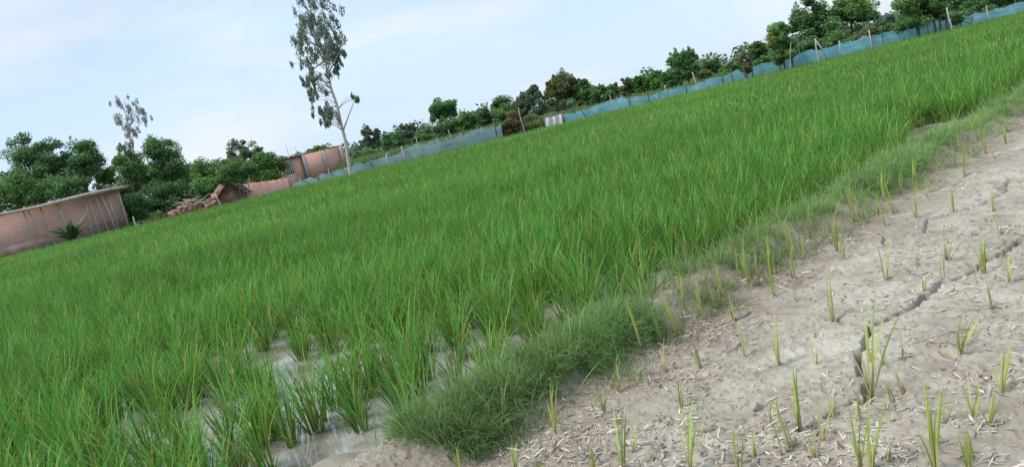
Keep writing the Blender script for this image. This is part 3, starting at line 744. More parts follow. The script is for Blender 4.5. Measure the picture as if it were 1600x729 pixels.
for bx, by, tx, ty, nl, dry, lab in SEED:
    b0 = G(bx, by, MUD); z0 = float(height(b0[:1], b0[1:2])[0][0]); b0 = G(bx, by, z0)
    tip = P(tx, ty, b0[1])
    hgt = max(.08, tip[2]-z0); lx_ = tip[0]-b0[0]
    base_az = 0 if lx_ > 0 else np.pi
    lean0 = math.atan2(abs(lx_), hgt)
    root = empty('rice_seedling', b0)
    # main leaves aimed at the tip, outer ones shorter
    Ls = math.hypot(lx_, hgt); lean0 = min(lean0, .22) if hgt > .35 else lean0
    nl += (nl < 7); azm = np.full(nl, base_az)+gs.normal(0, .6, nl)
    pos = np.stack([gs.normal(0, .006, nl), gs.normal(0, .006, nl), np.full(nl, -.01)], 1)
    v, q, c = blades(nl, 0, (Ls*.72, Ls*1.0), (.0055, .0098), max(.05, lean0), (.0, .38), 6, gs, pos=pos, azm=azm, baseg=.05, twist=.6, wbase=.45)
    if nl > 3:
        v2, q2, c2 = blades(2, .006, (Ls*.4, Ls*.65), (.005, .008), .16, (.1, .6), 5, gs, dead=.25)
        v, q, c = join([(v, q, c), (v2, q2, c2)])
    c = c.copy(); c[:, 2] = np.clip(np.maximum(c[:, 2], dry*(.7+.6*gs.uniform())), 0, 1)
    vd, qd, cd2 = blades(3, .012, (.03, .08), (.003, .007), 1.1, (.2, 1.2), 4, gs, dead=1.0); cd2[:, 2] = .9; v, q, c = join([(v, q, c), (vd, qd, cd2)])
    link('leaves', np_mesh('seedling_leaves', v, q, c), M['seedling'], root)
    sb = MB(); sb.tube([(0, 0, -.01), (lx_*.1, 0, hgt*.12), (lx_*.22, 0, hgt*.26)], [.0045, .0038, .0022], 6, col=(.4, .0, .55 if dry < .5 else .9)); sb.build('stem', M['seedling'], root)
    tag(root, lab, 'rice seedling', 'rice seedlings on the dry mud')

# ------------------------------------------------------------------ trees and bushes
gt = np.random.default_rng(5)
def leaves(centers, radii, n_each, size, g, droop=0.0, flat=.8, aspect=.55):
    """leaf-sized faces spread through clumps; returns V,Q,col"""
    C = np.repeat(centers, n_each, axis=0); Rr = np.repeat(radii, n_each)
    n = len(C); d = g.normal(0, 1, (n, 3)); d /= np.linalg.norm(d, axis=1)[:, None]
    q = Rr*g.uniform(.15, 1, n)**.6
    p = C+d*q[:, None]*np.array([1, 1, flat])
    a = g.normal(0, 1, (n, 3)); a[:, 2] = a[:, 2]*.5-droop*2; a /= np.linalg.norm(a, axis=1)[:, None]
    b = np.cross(a, g.normal(0, 1, (n, 3))); b /= np.linalg.norm(b, axis=1)[:, None]+1e-9
    s = size*g.uniform(.6, 1.4, n)[:, None]; b = b*s*aspect; a = a*s
    V = np.stack([p-a*.5, p-b*.5+a*.05, p+a*.5, p+b*.5+a*.05], 1).reshape(-1, 3)
    Q = np.arange(n*4).reshape(-1, 4)
    cl = np.repeat(g.uniform(0, 1, len(centers)), n_each)
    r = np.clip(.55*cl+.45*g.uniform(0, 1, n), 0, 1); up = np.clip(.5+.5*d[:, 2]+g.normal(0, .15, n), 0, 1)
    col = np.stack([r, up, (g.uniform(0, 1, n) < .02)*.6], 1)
    return V, Q, np.repeat(col, 4, axis=0)
def tree(name, label, cat, cx, top, bot, wpx, Y, mat='leaf_mid', style='round', nl=5200, leaf=.22, lean=0.0, bark='bark_grey', group=None, thick=1.0, gaps=.25):
    """cx: crown centre px; top / bot: crown top / bottom px; wpx: crown width px; Y: distance"""
    g = np.random.default_rng(int(cx*7+Y))
    horizon = 182-.24*(cx-800)
    cyp = (top+bot)/2; c = P(cx, cyp, Y); sc = Y/FPX
    zt = P(cx, top, Y)[2]; zb = max(.15, P(cx, bot, Y)[2]); W = wpx*sc/ math.cos(ROLL)*.94; Hc = max(.5, zt-zb)
    x = c[0]; zg = .1
    root = empty(name, (x, Y, 0), 0); zt -= .07*Hc; Hc *= .93
    D = W*.9*thick
    K = {'round': 34, 'broom': 40, 'airy': 26, 'bush': 22, 'wide': 40, 'column': 26}[style]
    K = int(K*max(1, W/4.5)*1.5); ctr = []; rad = []
    lobes = [(g.uniform(-.27, .27), g.uniform(-.27, .27), g.uniform(-.12, .30), g.uniform(.22, .36)) for _ in range(6)]
    while len(ctr) < K:
        if style in ('round', 'wide') and g.uniform() < .72:
            lb = lobes[g.integers(0, 6)]; d = g.normal(0, 1, 3); d /= np.linalg.norm(d); q = lb[3]*g.uniform(.5, 1.05)
            p = np.array([lb[0]+d[0]*q, lb[1]+d[1]*q, lb[2]*.9+d[2]*q*.8])
        else:
            p = g.uniform(-.5, .5, 3)
        rr_ = math.sqrt((p[0]/.5)**2+(p[1]/.5)**2+(p[2]/.5)**2)
        if rr_ > (1.25 if p[2] < 0 else 1.0): continue
        if style == 'round' and p[2] < -.40 and abs(p[0]) > .40: continue
        if style == 'broom':
            p[0] *= .55+.45*min(1, (p[2]+.5)*1.6); p[1] *= .7
        if style == 'column': p[0] *= .8+.2*math.sin(p[2]*9)
        ctr.append([p[0]*W*.92, p[1]*D, (zb+zt)/2+p[2]*Hc*.94])
        base_r = {'round': .17, 'wide': .14, 'broom': .15, 'airy': .12, 'bush': .20, 'column': .2}[style]
        rad.append(min(W, Hc*1.5)*base_r*g.uniform(.55, 1.35)*(.85 if K > 60 else 1))
    ctr = np.array(ctr); rad = np.array(rad)
    n_each = max(30, int(nl*1.9/len(ctr)))
    if style == 'airy': n_each = int(n_each*.6)
    ls = leaf*.70*(Y/55)**.5
    V, Q, c_ = leaves(ctr, rad*1.12, int(n_each*1.25), ls, g, droop=.3 if style == 'airy' else 0, flat=.8)
    if style == 'broom':       # upswept twigs break the outline
        tw = ctr[ctr[:, 2] > (zb+zt)/2]; tip = tw*1.0; tip[:, 2] += rad[ctr[:, 2] > (zb+zt)/2]*1.2; tip[:, 0] *= 1.08
        V2, Q2, c2 = leaves(tip, np.full(len(tip), .12*W*.5), 30, ls, g, droop=-.6, flat=2.0); V, Q, c_ = join([(V, Q, c_), (V2, Q2, c2)])
    # stray outer sprays
    if style in ('round', 'wide', 'airy', 'bush'):
        ix = g.integers(0, len(ctr), 26); dd_ = ctr[ix]-ctr.mean(0); dd_ /= np.linalg.norm(dd_, axis=1)[:, None]+1e-6
        V2, Q2, c2 = leaves(ctr[ix]+dd_*rad[ix][:, None]*1.05, rad[ix]*.30, 16, ls, g); V, Q, c_ = join([(V, Q, c_), (V2, Q2, c2)])
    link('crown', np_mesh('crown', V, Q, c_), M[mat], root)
    tb = MB(); th = max(.05, min(.22, Hc*.028)) if style != 'bush' else .05
    top_ = (zb+zt)/2+Hc*.12
    nst = 3 if style in ('bush', 'column') else 1
    for s_ in range(nst):
        ox = g.normal(0, .25) if nst > 1 else 0
        p0 = np.array([ox-lean*zb, 0, -.05]); p2 = np.array([ox*1.5+g.normal(0, .1)*W*.3, g.normal(0, .1)*W*.3, top_]); p1 = (p0+p2)/2+np.array([g.normal(0, .05)*Hc, 0, 0])
        ts = np.linspace(0, 1, 7)[:, None]; pts = p0*(1-ts)**2+2*p1*ts*(1-ts)+p2*ts**2
        tb.tube(pts, th*np.linspace(1.15, .35, 7), 8)
        far_i = g.choice(len(ctr), min(len(ctr), 12 if nst == 1 else 4), replace=False)
        for j in far_i:
            t0 = g.uniform(.45, .95) if style != 'broom' else g.uniform(.3, .7)
            a = p0*(1-t0)**2+2*p1*t0*(1-t0)+p2*t0**2; b_ = ctr[j]; mm = (a+b_)/2; mm[2] += .06*Hc
            tb.tube([a, (a+mm)/2+(0, 0, .02*Hc), mm, (mm+b_)/2, b_], th*np.array([.5, .42, .32, .22, .12]), 5)
    tb.build('trunk', M[bark], root, smooth=True)
    tag(root, label, cat, group)
    return root
TG = 'trees behind the field'
BGp = 'bushes behind the net fence'
T = [ # name,label,cat,cx,top,bot,w,Y,mat,style,kw
 ('broadleaf_tree', 'dark round tree at far left rising behind the brick shed', 'tree', 52, 184, 345, 100, 66, 'leaf_dark', 'wide', dict(nl=8500)),
 ('broadleaf_tree', 'dark tree with a level crown over the shed roof, right of the leftmost tree', 'tree', 122, 190, 335, 92, 68, 'leaf_dark', 'wide', dict(nl=8500)),
 ('broadleaf_tree', 'leafy mid green tree wrapped around the foot of the bare pale tree', 'tree', 201, 206, 335, 56, 60, 'leaf_mid', 'round', dict(nl=5500)),
 ('broadleaf_tree', 'large dark tree with ragged twigs between the bare pale tree and the red hut', 'tree', 256, 196, 326, 86, 68, 'leaf_dark', 'round', dict(nl=8500)),
 ('broadleaf_tree', 'rounded lower green tree left of the red hut', 'tree', 326, 234, 306, 72, 66, 'leaf_mid', 'round', dict(nl=6500)),
 ('broadleaf_tree', 'thin greyish tree rising behind the bright green one', 'tree', 378, 213, 258, 52, 78, 'leaf_blue', 'airy', dict(nl=3800)),
 ('broadleaf_tree', 'bright green low tree in front of the brick house left end', 'tree', 412, 238, 283, 56, 60, 'leaf_bright', 'bush', dict(nl=5000)),
 ('shrub', 'olive shrub between the rounded tree and the bright green one', 'bush', 366, 246, 276, 50, 63, 'leaf_olive', 'bush', dict(nl=3000)),
 ('shrub', 'dark shrub hugging the field edge right of the shed', 'bush', 210, 300, 345, 50, 58, 'leaf_dark', 'bush', dict(nl=3600)),
 ('shrub', 'dark shrub above the left end of the rubble bank', 'bush', 262, 282, 326, 62, 60, 'leaf_dark', 'bush', dict(nl=3600)),
 ('shrub', 'shady shrub above the right end of the rubble bank', 'bush', 312, 278, 312, 52, 60, 'leaf_mid', 'bush', dict(nl=3200)),
 ('broadleaf_tree', 'low dark tree filling the gap under the two leftmost trees', 'tree', 88, 236, 330, 140, 72, 'leaf_dark', 'wide', dict(nl=9000)),
 ('broadleaf_tree', 'low bushy tree right behind the left end of the shed roof', 'tree', 22, 262, 352, 90, 62, 'leaf_mid', 'wide', dict(nl=5000)),
 ('broadleaf_tree', 'low bushy tree behind the middle of the shed roof', 'tree', 100, 262, 335, 90, 63, 'leaf_dark', 'wide', dict(nl=5000)),
 ('broadleaf_tree', 'small green tree peeping over the right end of the shed roof', 'tree', 168, 256, 300, 40, 70, 'leaf_mid', 'wide', dict(nl=3000)),
 ('broadleaf_tree', 'mid green tree low between the pale bare tree and the large dark tree', 'tree', 228, 250, 320, 60, 72, 'leaf_mid', 'wide', dict(nl=4200)),
 ('broadleaf_tree', 'dark low tree behind the ragged twigged one and the rubble', 'tree', 292, 245, 312, 70, 76, 'leaf_dark', 'wide', dict(nl=4500)),
 ('shrub', 'drooping shade bush overhanging the red hut', 'bush', 366, 250, 284, 60, 53.2, 'leaf_dark', 'bush', dict(nl=3200)),
 ('shrub', 'small leafy plant on the roof line of the brick house', 'bush', 494, 226, 240, 34, 82, 'leaf_mid', 'bush', dict(nl=1200)),
 ('broadleaf_tree', 'small dark forked tree just right of the tall pale trunk', 'tree', 578, 194, 238, 40, 70, 'leaf_blue', 'airy', dict(nl=4200)),
 ('shrub', 'low green bush under the small forked tree', 'bush', 573, 230, 252, 54, 66, 'leaf_mid', 'bush', dict(nl=2400)),
 ('shrub', 'dark compact bush left of the thin twin trees', 'bush', 614, 205, 236, 34, 64, 'leaf_dark', 'bush', dict(nl=2800)),
 ('broadleaf_tree', 'thin twin stemmed grey green tree behind the compact bush', 'tree', 638, 190, 228, 34, 72, 'leaf_blue', 'airy', dict(nl=4200)),
 ('shrub', 'mid green bush left of the umbrella shaped tree', 'bush', 664, 200, 226, 34, 66, 'leaf_mid', 'bush', dict(nl=2400)),
 ('broadleaf_tree', 'umbrella shaped dark tree standing above the pale fence', 'tree', 691, 152, 192, 50, 72, 'leaf_dark', 'wide', dict(nl=6000, thick=.9)),
 ('shrub', 'dense dark bush under the umbrella shaped tree', 'bush', 699, 184, 220, 40, 64, 'leaf_dark', 'bush', dict(nl=3400)),
 ('broadleaf_tree', 'bright small tree right of the umbrella shaped tree', 'tree', 728, 172, 214, 34, 66, 'leaf_mid', 'round', dict(nl=3800)),
 ('broadleaf_tree', 'narrow tree left of the dark peaked one', 'tree', 757, 166, 202, 26, 72, 'leaf_dark', 'column', dict(nl=3400)),
 ('broadleaf_tree', 'dark peaked tree left of the brown dried bush', 'tree', 783, 144, 196, 38, 70, 'leaf_dark', 'column', dict(nl=5200)),
 ('broadleaf_tree', 'thin tree with loose top directly above the brown dried bush', 'tree', 808, 148, 186, 26, 76, 'leaf_blue', 'airy', dict(nl=3000)),
 ('broadleaf_tree', 'spreading loose grey green tree left of the big olive tree', 'tree', 832, 128, 180, 46, 74, 'leaf_blue', 'wide', dict(nl=5500)),
 ('broadleaf_tree', 'big rounded olive tree with a small peak on its crown', 'tree', 877, 110, 176, 56, 60, 'leaf_olive', 'round', dict(nl=9000)),
 ('broadleaf_tree', 'dark tree leaning against the right side of the olive tree', 'tree', 915, 118, 166, 38, 70, 'leaf_dark', 'round', dict(nl=4800)),
 ('shrub', 'low dark bush right of the olive tree, above the blue net', 'bush', 938, 134, 162, 32, 66, 'leaf_dark', 'bush', dict(nl=2600)),
 ('broadleaf_tree', 'small round tree above the blue net', 'tree', 957, 126, 152, 22, 68, 'leaf_mid', 'round', dict(nl=2800)),
 ('broadleaf_tree', 'pale thin sapling between two small round trees', 'tree', 978, 118, 150, 24, 66, 'leaf_olive', 'airy', dict(nl=3200)),
 ('shrub', 'bright green bush left of the flat dark grove', 'bush', 1002, 118, 142, 34, 66, 'leaf_bright', 'bush', dict(nl=2800)),
 ('broadleaf_tree', 'flat topped dark tree, left half of the low grove', 'tree', 1022, 110, 132, 34, 95, 'leaf_dark', 'wide', dict(nl=3600)),
 ('broadleaf_tree', 'flat topped dark tree, right half of the low grove', 'tree', 1044, 106, 130, 32, 95, 'leaf_dark', 'wide', dict(nl=3600)),
 ('shrub', 'light green bush below the flat dark grove', 'bush', 1030, 122, 142, 30, 64, 'leaf_bright', 'bush', dict(nl=2400)),
 ('broadleaf_tree', 'dense broom shaped tree with upswept twigs by the fence', 'tree', 1070, 73, 126, 46, 54, 'leaf_dark', 'broom', dict(nl=9000)),
 ('broadleaf_tree', 'low broad dark tree right of the broom shaped tree', 'tree', 1110, 90, 116, 34, 75, 'leaf_dark', 'wide', dict(nl=4200)),
 ('shrub', 'small dark bush between the broad tree and the slim column shrub', 'bush', 1140, 98, 114, 30, 72, 'leaf_dark', 'bush', dict(nl=2200)),
 ('shrub', 'olive bush at the foot of the broad dark tree', 'bush', 1100, 108, 122, 24, 62, 'leaf_olive', 'bush', dict(nl=1600)),
 ('column_shrub', 'slim olive column shrub in front of the net', 'bush', 1163, 76, 116, 20, 46.3, 'leaf_olive', 'column', dict(nl=3200, leaf=.15)),
 ('broadleaf_tree', 'round topped tree behind the slim column shrub', 'tree', 1182, 60, 104, 32, 60, 'leaf_mid', 'round', dict(nl=5200)),
 ('shrub', 'greyish bush right of the round topped tree', 'bush', 1203, 82, 102, 26, 62, 'leaf_olive', 'bush', dict(nl=1800)),
 ('broadleaf_tree', 'tree with a yellowish left side and a narrow dark foot', 'tree', 1221, 24, 100, 42, 46.6, 'leaf_mid', 'column', dict(nl=9000, leaf=.17)),
 ('broadleaf_tree', 'large dark conifer like tree left of the big broad one', 'tree', 1268, -16, 88, 66, 56, 'leaf_dark', 'broom', dict(nl=11000)),
 ('broadleaf_tree', 'large broad green tree over the blue net, upper right', 'tree', 1326, -14, 74, 76, 58, 'leaf_mid', 'wide', dict(nl=11000)),
 ('broadleaf_tree', 'blue green tree with sky showing through, upper right', 'tree', 1384, 22, 52, 36, 75, 'leaf_blue', 'round', dict(nl=4800)),
 ('broadleaf_tree', 'short trunked tree standing against the net right of the sky gap', 'tree', 1420, -28, 46, 48, 46.4, 'leaf_mid', 'column', dict(nl=7500, leaf=.17)),
 ('broadleaf_tree', 'second short trunked tree against the net near the top edge', 'tree', 1456, -40, 34, 46, 46.4, 'leaf_dark', 'column', dict(nl=7500, leaf=.17)),
 ('broadleaf_tree', 'dark tree filling the upper right corner behind the net', 'tree', 1512, -60, 26, 74, 58, 'leaf_dark', 'round', dict(nl=9000)),
 ('broadleaf_tree', 'rightmost tree, cut by the right edge of the picture', 'tree', 1580, -75, 8, 80, 58, 'leaf_mid', 'round', dict(nl=9000)),
 ('shrub', 'dark undergrowth bush under the conifer like tree', 'bush', 1262, 58, 98, 48, 53, 'leaf_dark', 'bush', dict(nl=3000)),
 ('shrub', 'mid green undergrowth bush below the big broad tree', 'bush', 1306, 50, 86, 48, 54, 'leaf_mid', 'bush', dict(nl=3000)),
 ('shrub', 'low olive bush right under the big broad tree', 'bush', 1348, 44, 72, 44, 55, 'leaf_olive', 'bush', dict(nl=3000)),
 ('shrub', 'small dark bush below the sky gap', 'bush', 1390, 36, 60, 40, 60, 'leaf_dark', 'bush', dict(nl=3000)),
 ('shrub', 'shady bush behind the first short trunked tree', 'bush', 1432, 22, 52, 40, 54, 'leaf_dark', 'bush', dict(nl=3000)),
 ('shrub', 'green bush between the second short trunked tree and the corner', 'bush', 1474, 14, 42, 40, 55, 'leaf_mid', 'bush', dict(nl=3000)),
 ('shrub', 'dark bush close to the upper right corner', 'bush', 1520, 0, 32, 48, 55, 'leaf_dark', 'bush', dict(nl=3000)),
 ('shrub', 'low bush behind the net left of the slim column shrub', 'bush', 1146, 96, 120, 30, 56, 'leaf_mid', 'bush', dict(nl=3000)),
 ('shrub', 'low green bush right of the slim column shrub', 'bush', 1196, 86, 108, 34, 54, 'leaf_mid', 'bush', dict(nl=3000)),
 ('shrub', 'dark low bush between the broom shaped tree and the grove', 'bush', 1048, 112, 140, 30, 56, 'leaf_dark', 'bush', dict(nl=3000)),
 ('shrub', 'small bush in front of the net by the upper right post', 'bush', 1494, 22, 38, 16, 46.8, 'leaf_mid', 'bush', dict(nl=1800, leaf=.14)),
 ('dried_bush', 'brown dried bush closing the end of the pale fence', 'bush', 797, 170, 212, 34, 49, 'leaf_brown', 'bush', dict(nl=4200, leaf=.16)),
 ('shrub', 'green bush growing over the dried bush from the left', 'bush', 784, 166, 196, 24, 51, 'leaf_mid', 'bush', dict(nl=2600, leaf=.16)),
 ('shrub', 'low olive bush left of the white cloth', 'bush', 832, 180, 202, 34, 52, 'leaf_olive', 'bush', dict(nl=2600, leaf=.16)),
]
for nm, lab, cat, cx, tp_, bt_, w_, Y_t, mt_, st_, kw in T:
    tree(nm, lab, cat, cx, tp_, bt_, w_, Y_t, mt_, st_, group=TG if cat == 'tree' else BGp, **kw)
# yellow spray on the left side of one tree belongs to that tree
for o in [q for q in bpy.data.objects if q.get('label', '').startswith('tree with a yellowish')]:
    g_ = np.random.default_rng(8); c0 = P(1208, 62, 46.6)-np.array([o.location.x, o.location.y, 0])
    V_, Q_, c_ = leaves(c0+g_.normal(0, .18, (7, 3)), np.full(7, .26), 60, .17, g_)
    M['leaf_yellow'] = leaf_mat('leaf_yellow', (.22, .22, .04), (.36, .34, .07), (.3, .2, .1))
    yc = link('yellow_foliage', np_mesh('yellow_foliage', V_, Q_, c_), M['leaf_yellow'], o); yc['label'] = 'yellowing foliage'

# tall pale eucalyptus
def euc(label, Y, trunk_px, branches_px, clusters, mat, bark, rt, leaf, per, zb=0):
    g = np.random.default_rng(int(Y*3)); base = P(trunk_px[0][0], trunk_px[0][1], Y); base[2] = 0
    root = empty('eucalyptus_tree', base)
    def loc(p): q = P(p[0], p[1], Y+(p[2] if len(p) > 2 else 0))-base; return q
    tb = MB(); pts = np.array([loc(p) for p in trunk_px]); pts = np.concatenate([[[0, 0, -.05]], pts[1:] if pts[0][2] < .6 else pts])
    t = np.linspace(0, 1, len(pts)); tt = np.linspace(0, 1, len(pts)*3)
    pp = np.stack([np.interp(tt, t, pts[:, i]) for i in range(3)], 1)
    for _ in range(2): pp[1:-1] = (pp[:-2]+2*pp[1:-1]+pp[2:])/4
    tb.tube(pp, np.interp(tt, [0, .05, .5, 1], [rt*1.3, rt, rt*.6, rt*.12]), 9); tb.build('trunk', M[bark], root, smooth=True)
    bb = MB()
    for br in branches_px:
        q = np.array([loc(p) for p in br]); bb.tube(q, np.linspace(rt*.42, rt*.10, len(q)), 6)
    C = []; Rd = []
    for (cx, cy, rx, n_, dy) in clusters:
        for _ in range(n_):
            a = g.normal(0, .5, 2)*rx; c = loc((cx+a[0], cy+a[1], g.normal(0, dy))); C.append(c); Rd.append(g.uniform(.14, .34)*rx/FPX*Y*.5+.08)
            j = np.argmin(np.linalg.norm(pp-c-(0, 0, -.5), axis=1)); a0 = pp[j]
            if g.uniform() < .55: bb.tube([a0, (a0*2+c)/3+(0, 0, .15), (a0+c*2)/3+(0, 0, .15), c], [rt*.16, rt*.12, rt*.09, rt*.05], 4)
    bb.build('branches', M[bark], root, smooth=True)
    V_, Q_, c_ = leaves(np.array(C)[::1], np.array(Rd)*.85, per, leaf, g, droop=1.3, flat=2.1, aspect=.24)
    link('crown', np_mesh('crown', V_, Q_, c_), M[mat], root)
    tag(root, label, 'tree', None); return root
euc('tall slender eucalyptus with a bare pale trunk at the field edge', 44.5,
    [(547, 274), (545, 255), (539, 215), (533, 195), (527, 163), (517, 139), (513, 115), (507, 95), (497, 56), (491, 24), (487, -8)],
    [[(534, 198), (524, 182, .3), (514, 176, .5), (506, 172, .6)], [(536, 205), (545, 180, -.3), (552, 162, -.4), (557, 152, -.4)], [(527, 163), (520, 168, .2), (513, 182, .3)],
     [(517, 139), (500, 120, .4), (484, 110, .6)], [(513, 115), (523, 95, -.4), (533, 75, -.5)], [(507, 95), (490, 70, -.5), (474, 50, -.6)], [(507, 95), (487, 110, .5), (479, 130, .5), (482, 150, .5)],
     [(497, 56), (512, 40, .5), (520, 28, .6)], [(491, 24), (476, 12, -.3), (466, 4, -.4)], [(533, 195), (528, 180, -.2), (524, 168, -.2)]],
    [(488, 2, 30, 26, .8), (480, 34, 28, 26, .9), (508, 36, 24, 20, .9), (498, 62, 30, 26, 1.0), (522, 66, 20, 16, .7), (470, 66, 18, 12, .7), (510, 88, 26, 20, .8), (534, 88, 12, 8, .4),
     (484, 96, 18, 14, .7), (492, 122, 17, 12, .6), (478, 128, 10, 7, .5), (500, 146, 12, 6, .4), (484, 150, 9, 6, .4), (522, 110, 14, 8, .4), (507, 173, 12, 11, .4), (513, 190, 9, 7, .4), (524, 176, 9, 6, .4),
     (557, 155, 7, 6, .25), (500, 176, 7, 6, .3), (498, -30, 26, 20, .8)],
    'leaf_euc', 'bark_pale', .105, .22, 34)
euc('pale sparsely leaved eucalyptus rising above the trees right of the shed', 62,
    [(201, 332), (201, 290), (203, 250), (204, 222), (202, 200), (196, 178), (190, 160)],
    [[(204, 222), (214, 200, .5), (226, 186, .7)], [(203, 212), (190, 196, -.4), (182, 186, -.6)], [(202, 200), (212, 180, .3), (214, 162, .4)]],
    [(188, 160, 12, 10, .6), (208, 168, 14, 12, .7), (226, 186, 10, 9, .6), (186, 186, 10, 9, .6), (204, 190, 14, 12, .6), (212, 206, 9, 8, .5), (200, 212, 9, 7, .5), (222, 176, 9, 6, .5), (202, 224, 9, 8, .5), (206, 236, 10, 8, .5)],
    'leaf_pale', 'bark_pale', .10, .17, 42)

# ------------------------------------------------------------------ net fences
def net_fence(label, Y0, Y1, pts, mat, posts, seed):
    """pts: (px, py of the net's top edge); the net hangs from its posts and reaches the ground"""
    g = np.random.default_rng(seed); x0p, x1p = pts[0][0], pts[-1][0]
    def at(px):
        Y = Y0+(Y1-Y0)*(px-x0p)/(x1p-x0p); py = np.interp(px, [p[0] for p in pts], [p[1] for p in pts]); return P(px, py, Y)
    base = at(x0p); root = empty('net_fence', (base[0], base[1], .1))
    pxs = np.arange(x0p, x1p+.1, 2.2); V_ = []; nz_ = 5
    for i, px in enumerate(pxs):
        q = at(px); e = g.normal(0, .025); sag = .16*(float(vnoise(np.array(i*.31), np.array(seed*3.), seed))-.5)+.12*(float(vnoise(np.array(i*.09), np.array(seed*5.), seed+1))-.5)
        for k in range(nz_):
            f = k/(nz_-1); V_.append((q[0]-base[0]+.03*math.sin(i*1.3+k), q[1]-base[1]+.08*math.sin(i*.7+k*1.1)+.05*math.sin(i*.23), f*max(.5, (q[2]-.1+sag+e))-.02))
    n = len(pxs); Q_ = [[i*nz_+k, (i+1)*nz_+k, (i+1)*nz_+k+1, i*nz_+k+1] for i in range(n-1) for k in range(nz_-1)]
    link('net', np_mesh('net', V_, Q_), M[mat], root)
    for px, hh, lean, mt_, th in posts:
        q = at(px); h_ = max(.7, q[2]-.1)+hh; b = MB()
        x_ = q[0]-base[0]; y_ = q[1]-base[1]-.14
        b.tube([(x_, y_, -.15), (x_+lean*.4, y_, h_*.5), (x_+lean, y_+g.normal(0, .03), h_)], [th, th*.9, th*.75], 7); b.build('post', M[mt_], root)
    tag(root, label, 'fence', 'net fences along the far side of the paddy'); return root
wp, wd, cn = 'wood_pole', 'wood_dark', 'concrete'
net_fence('pale blue green net fence left of the brown dried bush', 48.5, 47.5,
          [(456, 286), (480, 279), (520, 268), (560, 256), (600, 246), (649, 227), (690, 219), (730, 208), (769, 196), (783, 193)], 'net_pale',
          [(470, .1, 0, wp, .03), (498, .25, -.1, wd, .03), (515, .2, 0, wp, .03), (582, .25, -.25, wd, .035), (604, .15, .05, cn, .05), (630, .25, -.05, cn, .05), (652, .5, .05, wp, .03), (684, .15, 0, wp, .03), (722, .15, -.1, wp, .03), (752, .12, 0, wp, .03), (772, .25, .05, wd, .04)], 3)
net_fence('bright turquoise net fence right of the white cloth', 47.5, 47.5,
          [(880, 178), (900, 174), (925, 166), (960, 155), (1000, 150), (1050, 138), (1100, 126), (1150, 112), (1200, 98), (1240, 84), (1300, 74), (1350, 58), (1400, 48), (1450, 35), (1500, 25), (1560, 13), (1660, -14)], 'net_blue',
          [(914, .15, -.35, wd, .04), (957, .3, -.15, wp, .03), (981, .2, 0, wd, .035), (1012, .35, -.05, wd, .035), (1028, .1, 0, wd, .03), (1040, .3, -.05, wp, .03), (1070, .2, 0, wd, .05),
           (1127, .1, 0, wd, .045), (1142, .3, -.05, wd, .035), (1246, .3, .05, wp, .03), (1310, .25, 0, wp, .05), (1357, .35, .05, cn, .045), (1376, .2, 0, wd, .03), (1446, .2, 0, wp, .05), (1540, .3, 0, wp, .035), (1600, .3, 0, wp, .035)], 4)
# white cloth hung on a line between two sticks
ca = P(850, 184, 47); cb_ = P(877, 178, 47); root = empty('hung_cloth', (ca[0], 47, .1))
V_ = []; n = 16
for i in range(n+1):
    f = i/n; zt_ = (ca[2]+(cb_[2]-ca[2])*f)-.1-.05*math.sin(f*math.pi); 
    for k in range(6): V_.append(((cb_[0]-ca[0])*f, .05*math.sin(f*17+k*.4), zt_-k*.11-(.03*math.sin(f*9) if k == 5 else 0)))
link('cloth', np_mesh('cloth', V_, [[i*6+k, (i+1)*6+k, (i+1)*6+k+1, i*6+k+1] for i in range(n) for k in range(5)], smooth=True), M['white_cloth'], root)
for f in (0, .5, 1):
    b = MB(); x_ = (cb_[0]-ca[0])*f; b.tube([(x_, .09, -.1), (x_+.03, .09, .6), (x_, .09, max(ca[2], cb_[2])+.02)], [.03, .028, .025], 6); b.build('pole', M['wood_dark'], root)
tag(root, 'white cloth hung on short sticks between the two net fences', 'cloth')
# single poles standing in front of the net
def pole(label, base_px, top_px, Y, r=.035, fork=None, mat='wood_pole', name='wooden_pole'):
    b0 = P(*base_px, Y); b0[2] = .02; t = P(*top_px, Y)-b0; root = empty(name, b0)
    b = MB(); b.tube([(0, 0, -.1), t*.35+(.03, 0, 0), t*.7+(-.02, 0, 0), t], [r, r*.95, r*.85, r*.7], 7); b.build('shaft', M[mat], root, smooth=True)
    if fork:
        q = P(*fork[0], Y)-b0; e = P(*fork[1], Y)-b0; b = MB(); e2 = e.copy(); 
        b.tube([q, (q+e2)/2+(.06, 0, .05), e2], [r*.8, r*.7, r*.6], 6); b.build('fork', M[mat], root, smooth=True)
    tag(root, label, 'pole', 'poles along the far field edge')
pole('forked pale branch pole whose prong slants down to the right', (1277, 92), (1274, 60), 44, .05, ((1275, 64), (1292, 93)))
pole('pale leaning pole cut by the top edge, upper right', (1489, 52), (1479, 12), 44, .055)
pole('leaning pole by the foot of the broom shaped tree', (1093, 142), (1082, 113), 45, .04)
pole('bent dark stake with a fork right of the slim column shrub', (1170, 122), (1160, 102), 45.5, .045, ((1163, 108), (1155, 104)), 'wood_dark')
pole('thin grey stick in front of the narrow footed tree', (1232, 112), (1236, 66), 44.5, .02)
pole('stake sloping against the pale fence under the dark bush', (710, 222), (700, 202), 47, .04)
pole('thin upright stick between the dried bush and the trees', (818, 204), (810, 168), 47.5, .035)
pole('short white post at the field edge right of the shed', (211, 349), (208, 338), 47, .055, mat='concrete', name='marker_post')
pole('stubby dark stake left of the white cloth', (846, 198), (843, 184), 46.8, .06, mat='wood_dark')
pole('pale stake at the right end of the rubble bank', (343, 316), (337, 302), 50, .05)

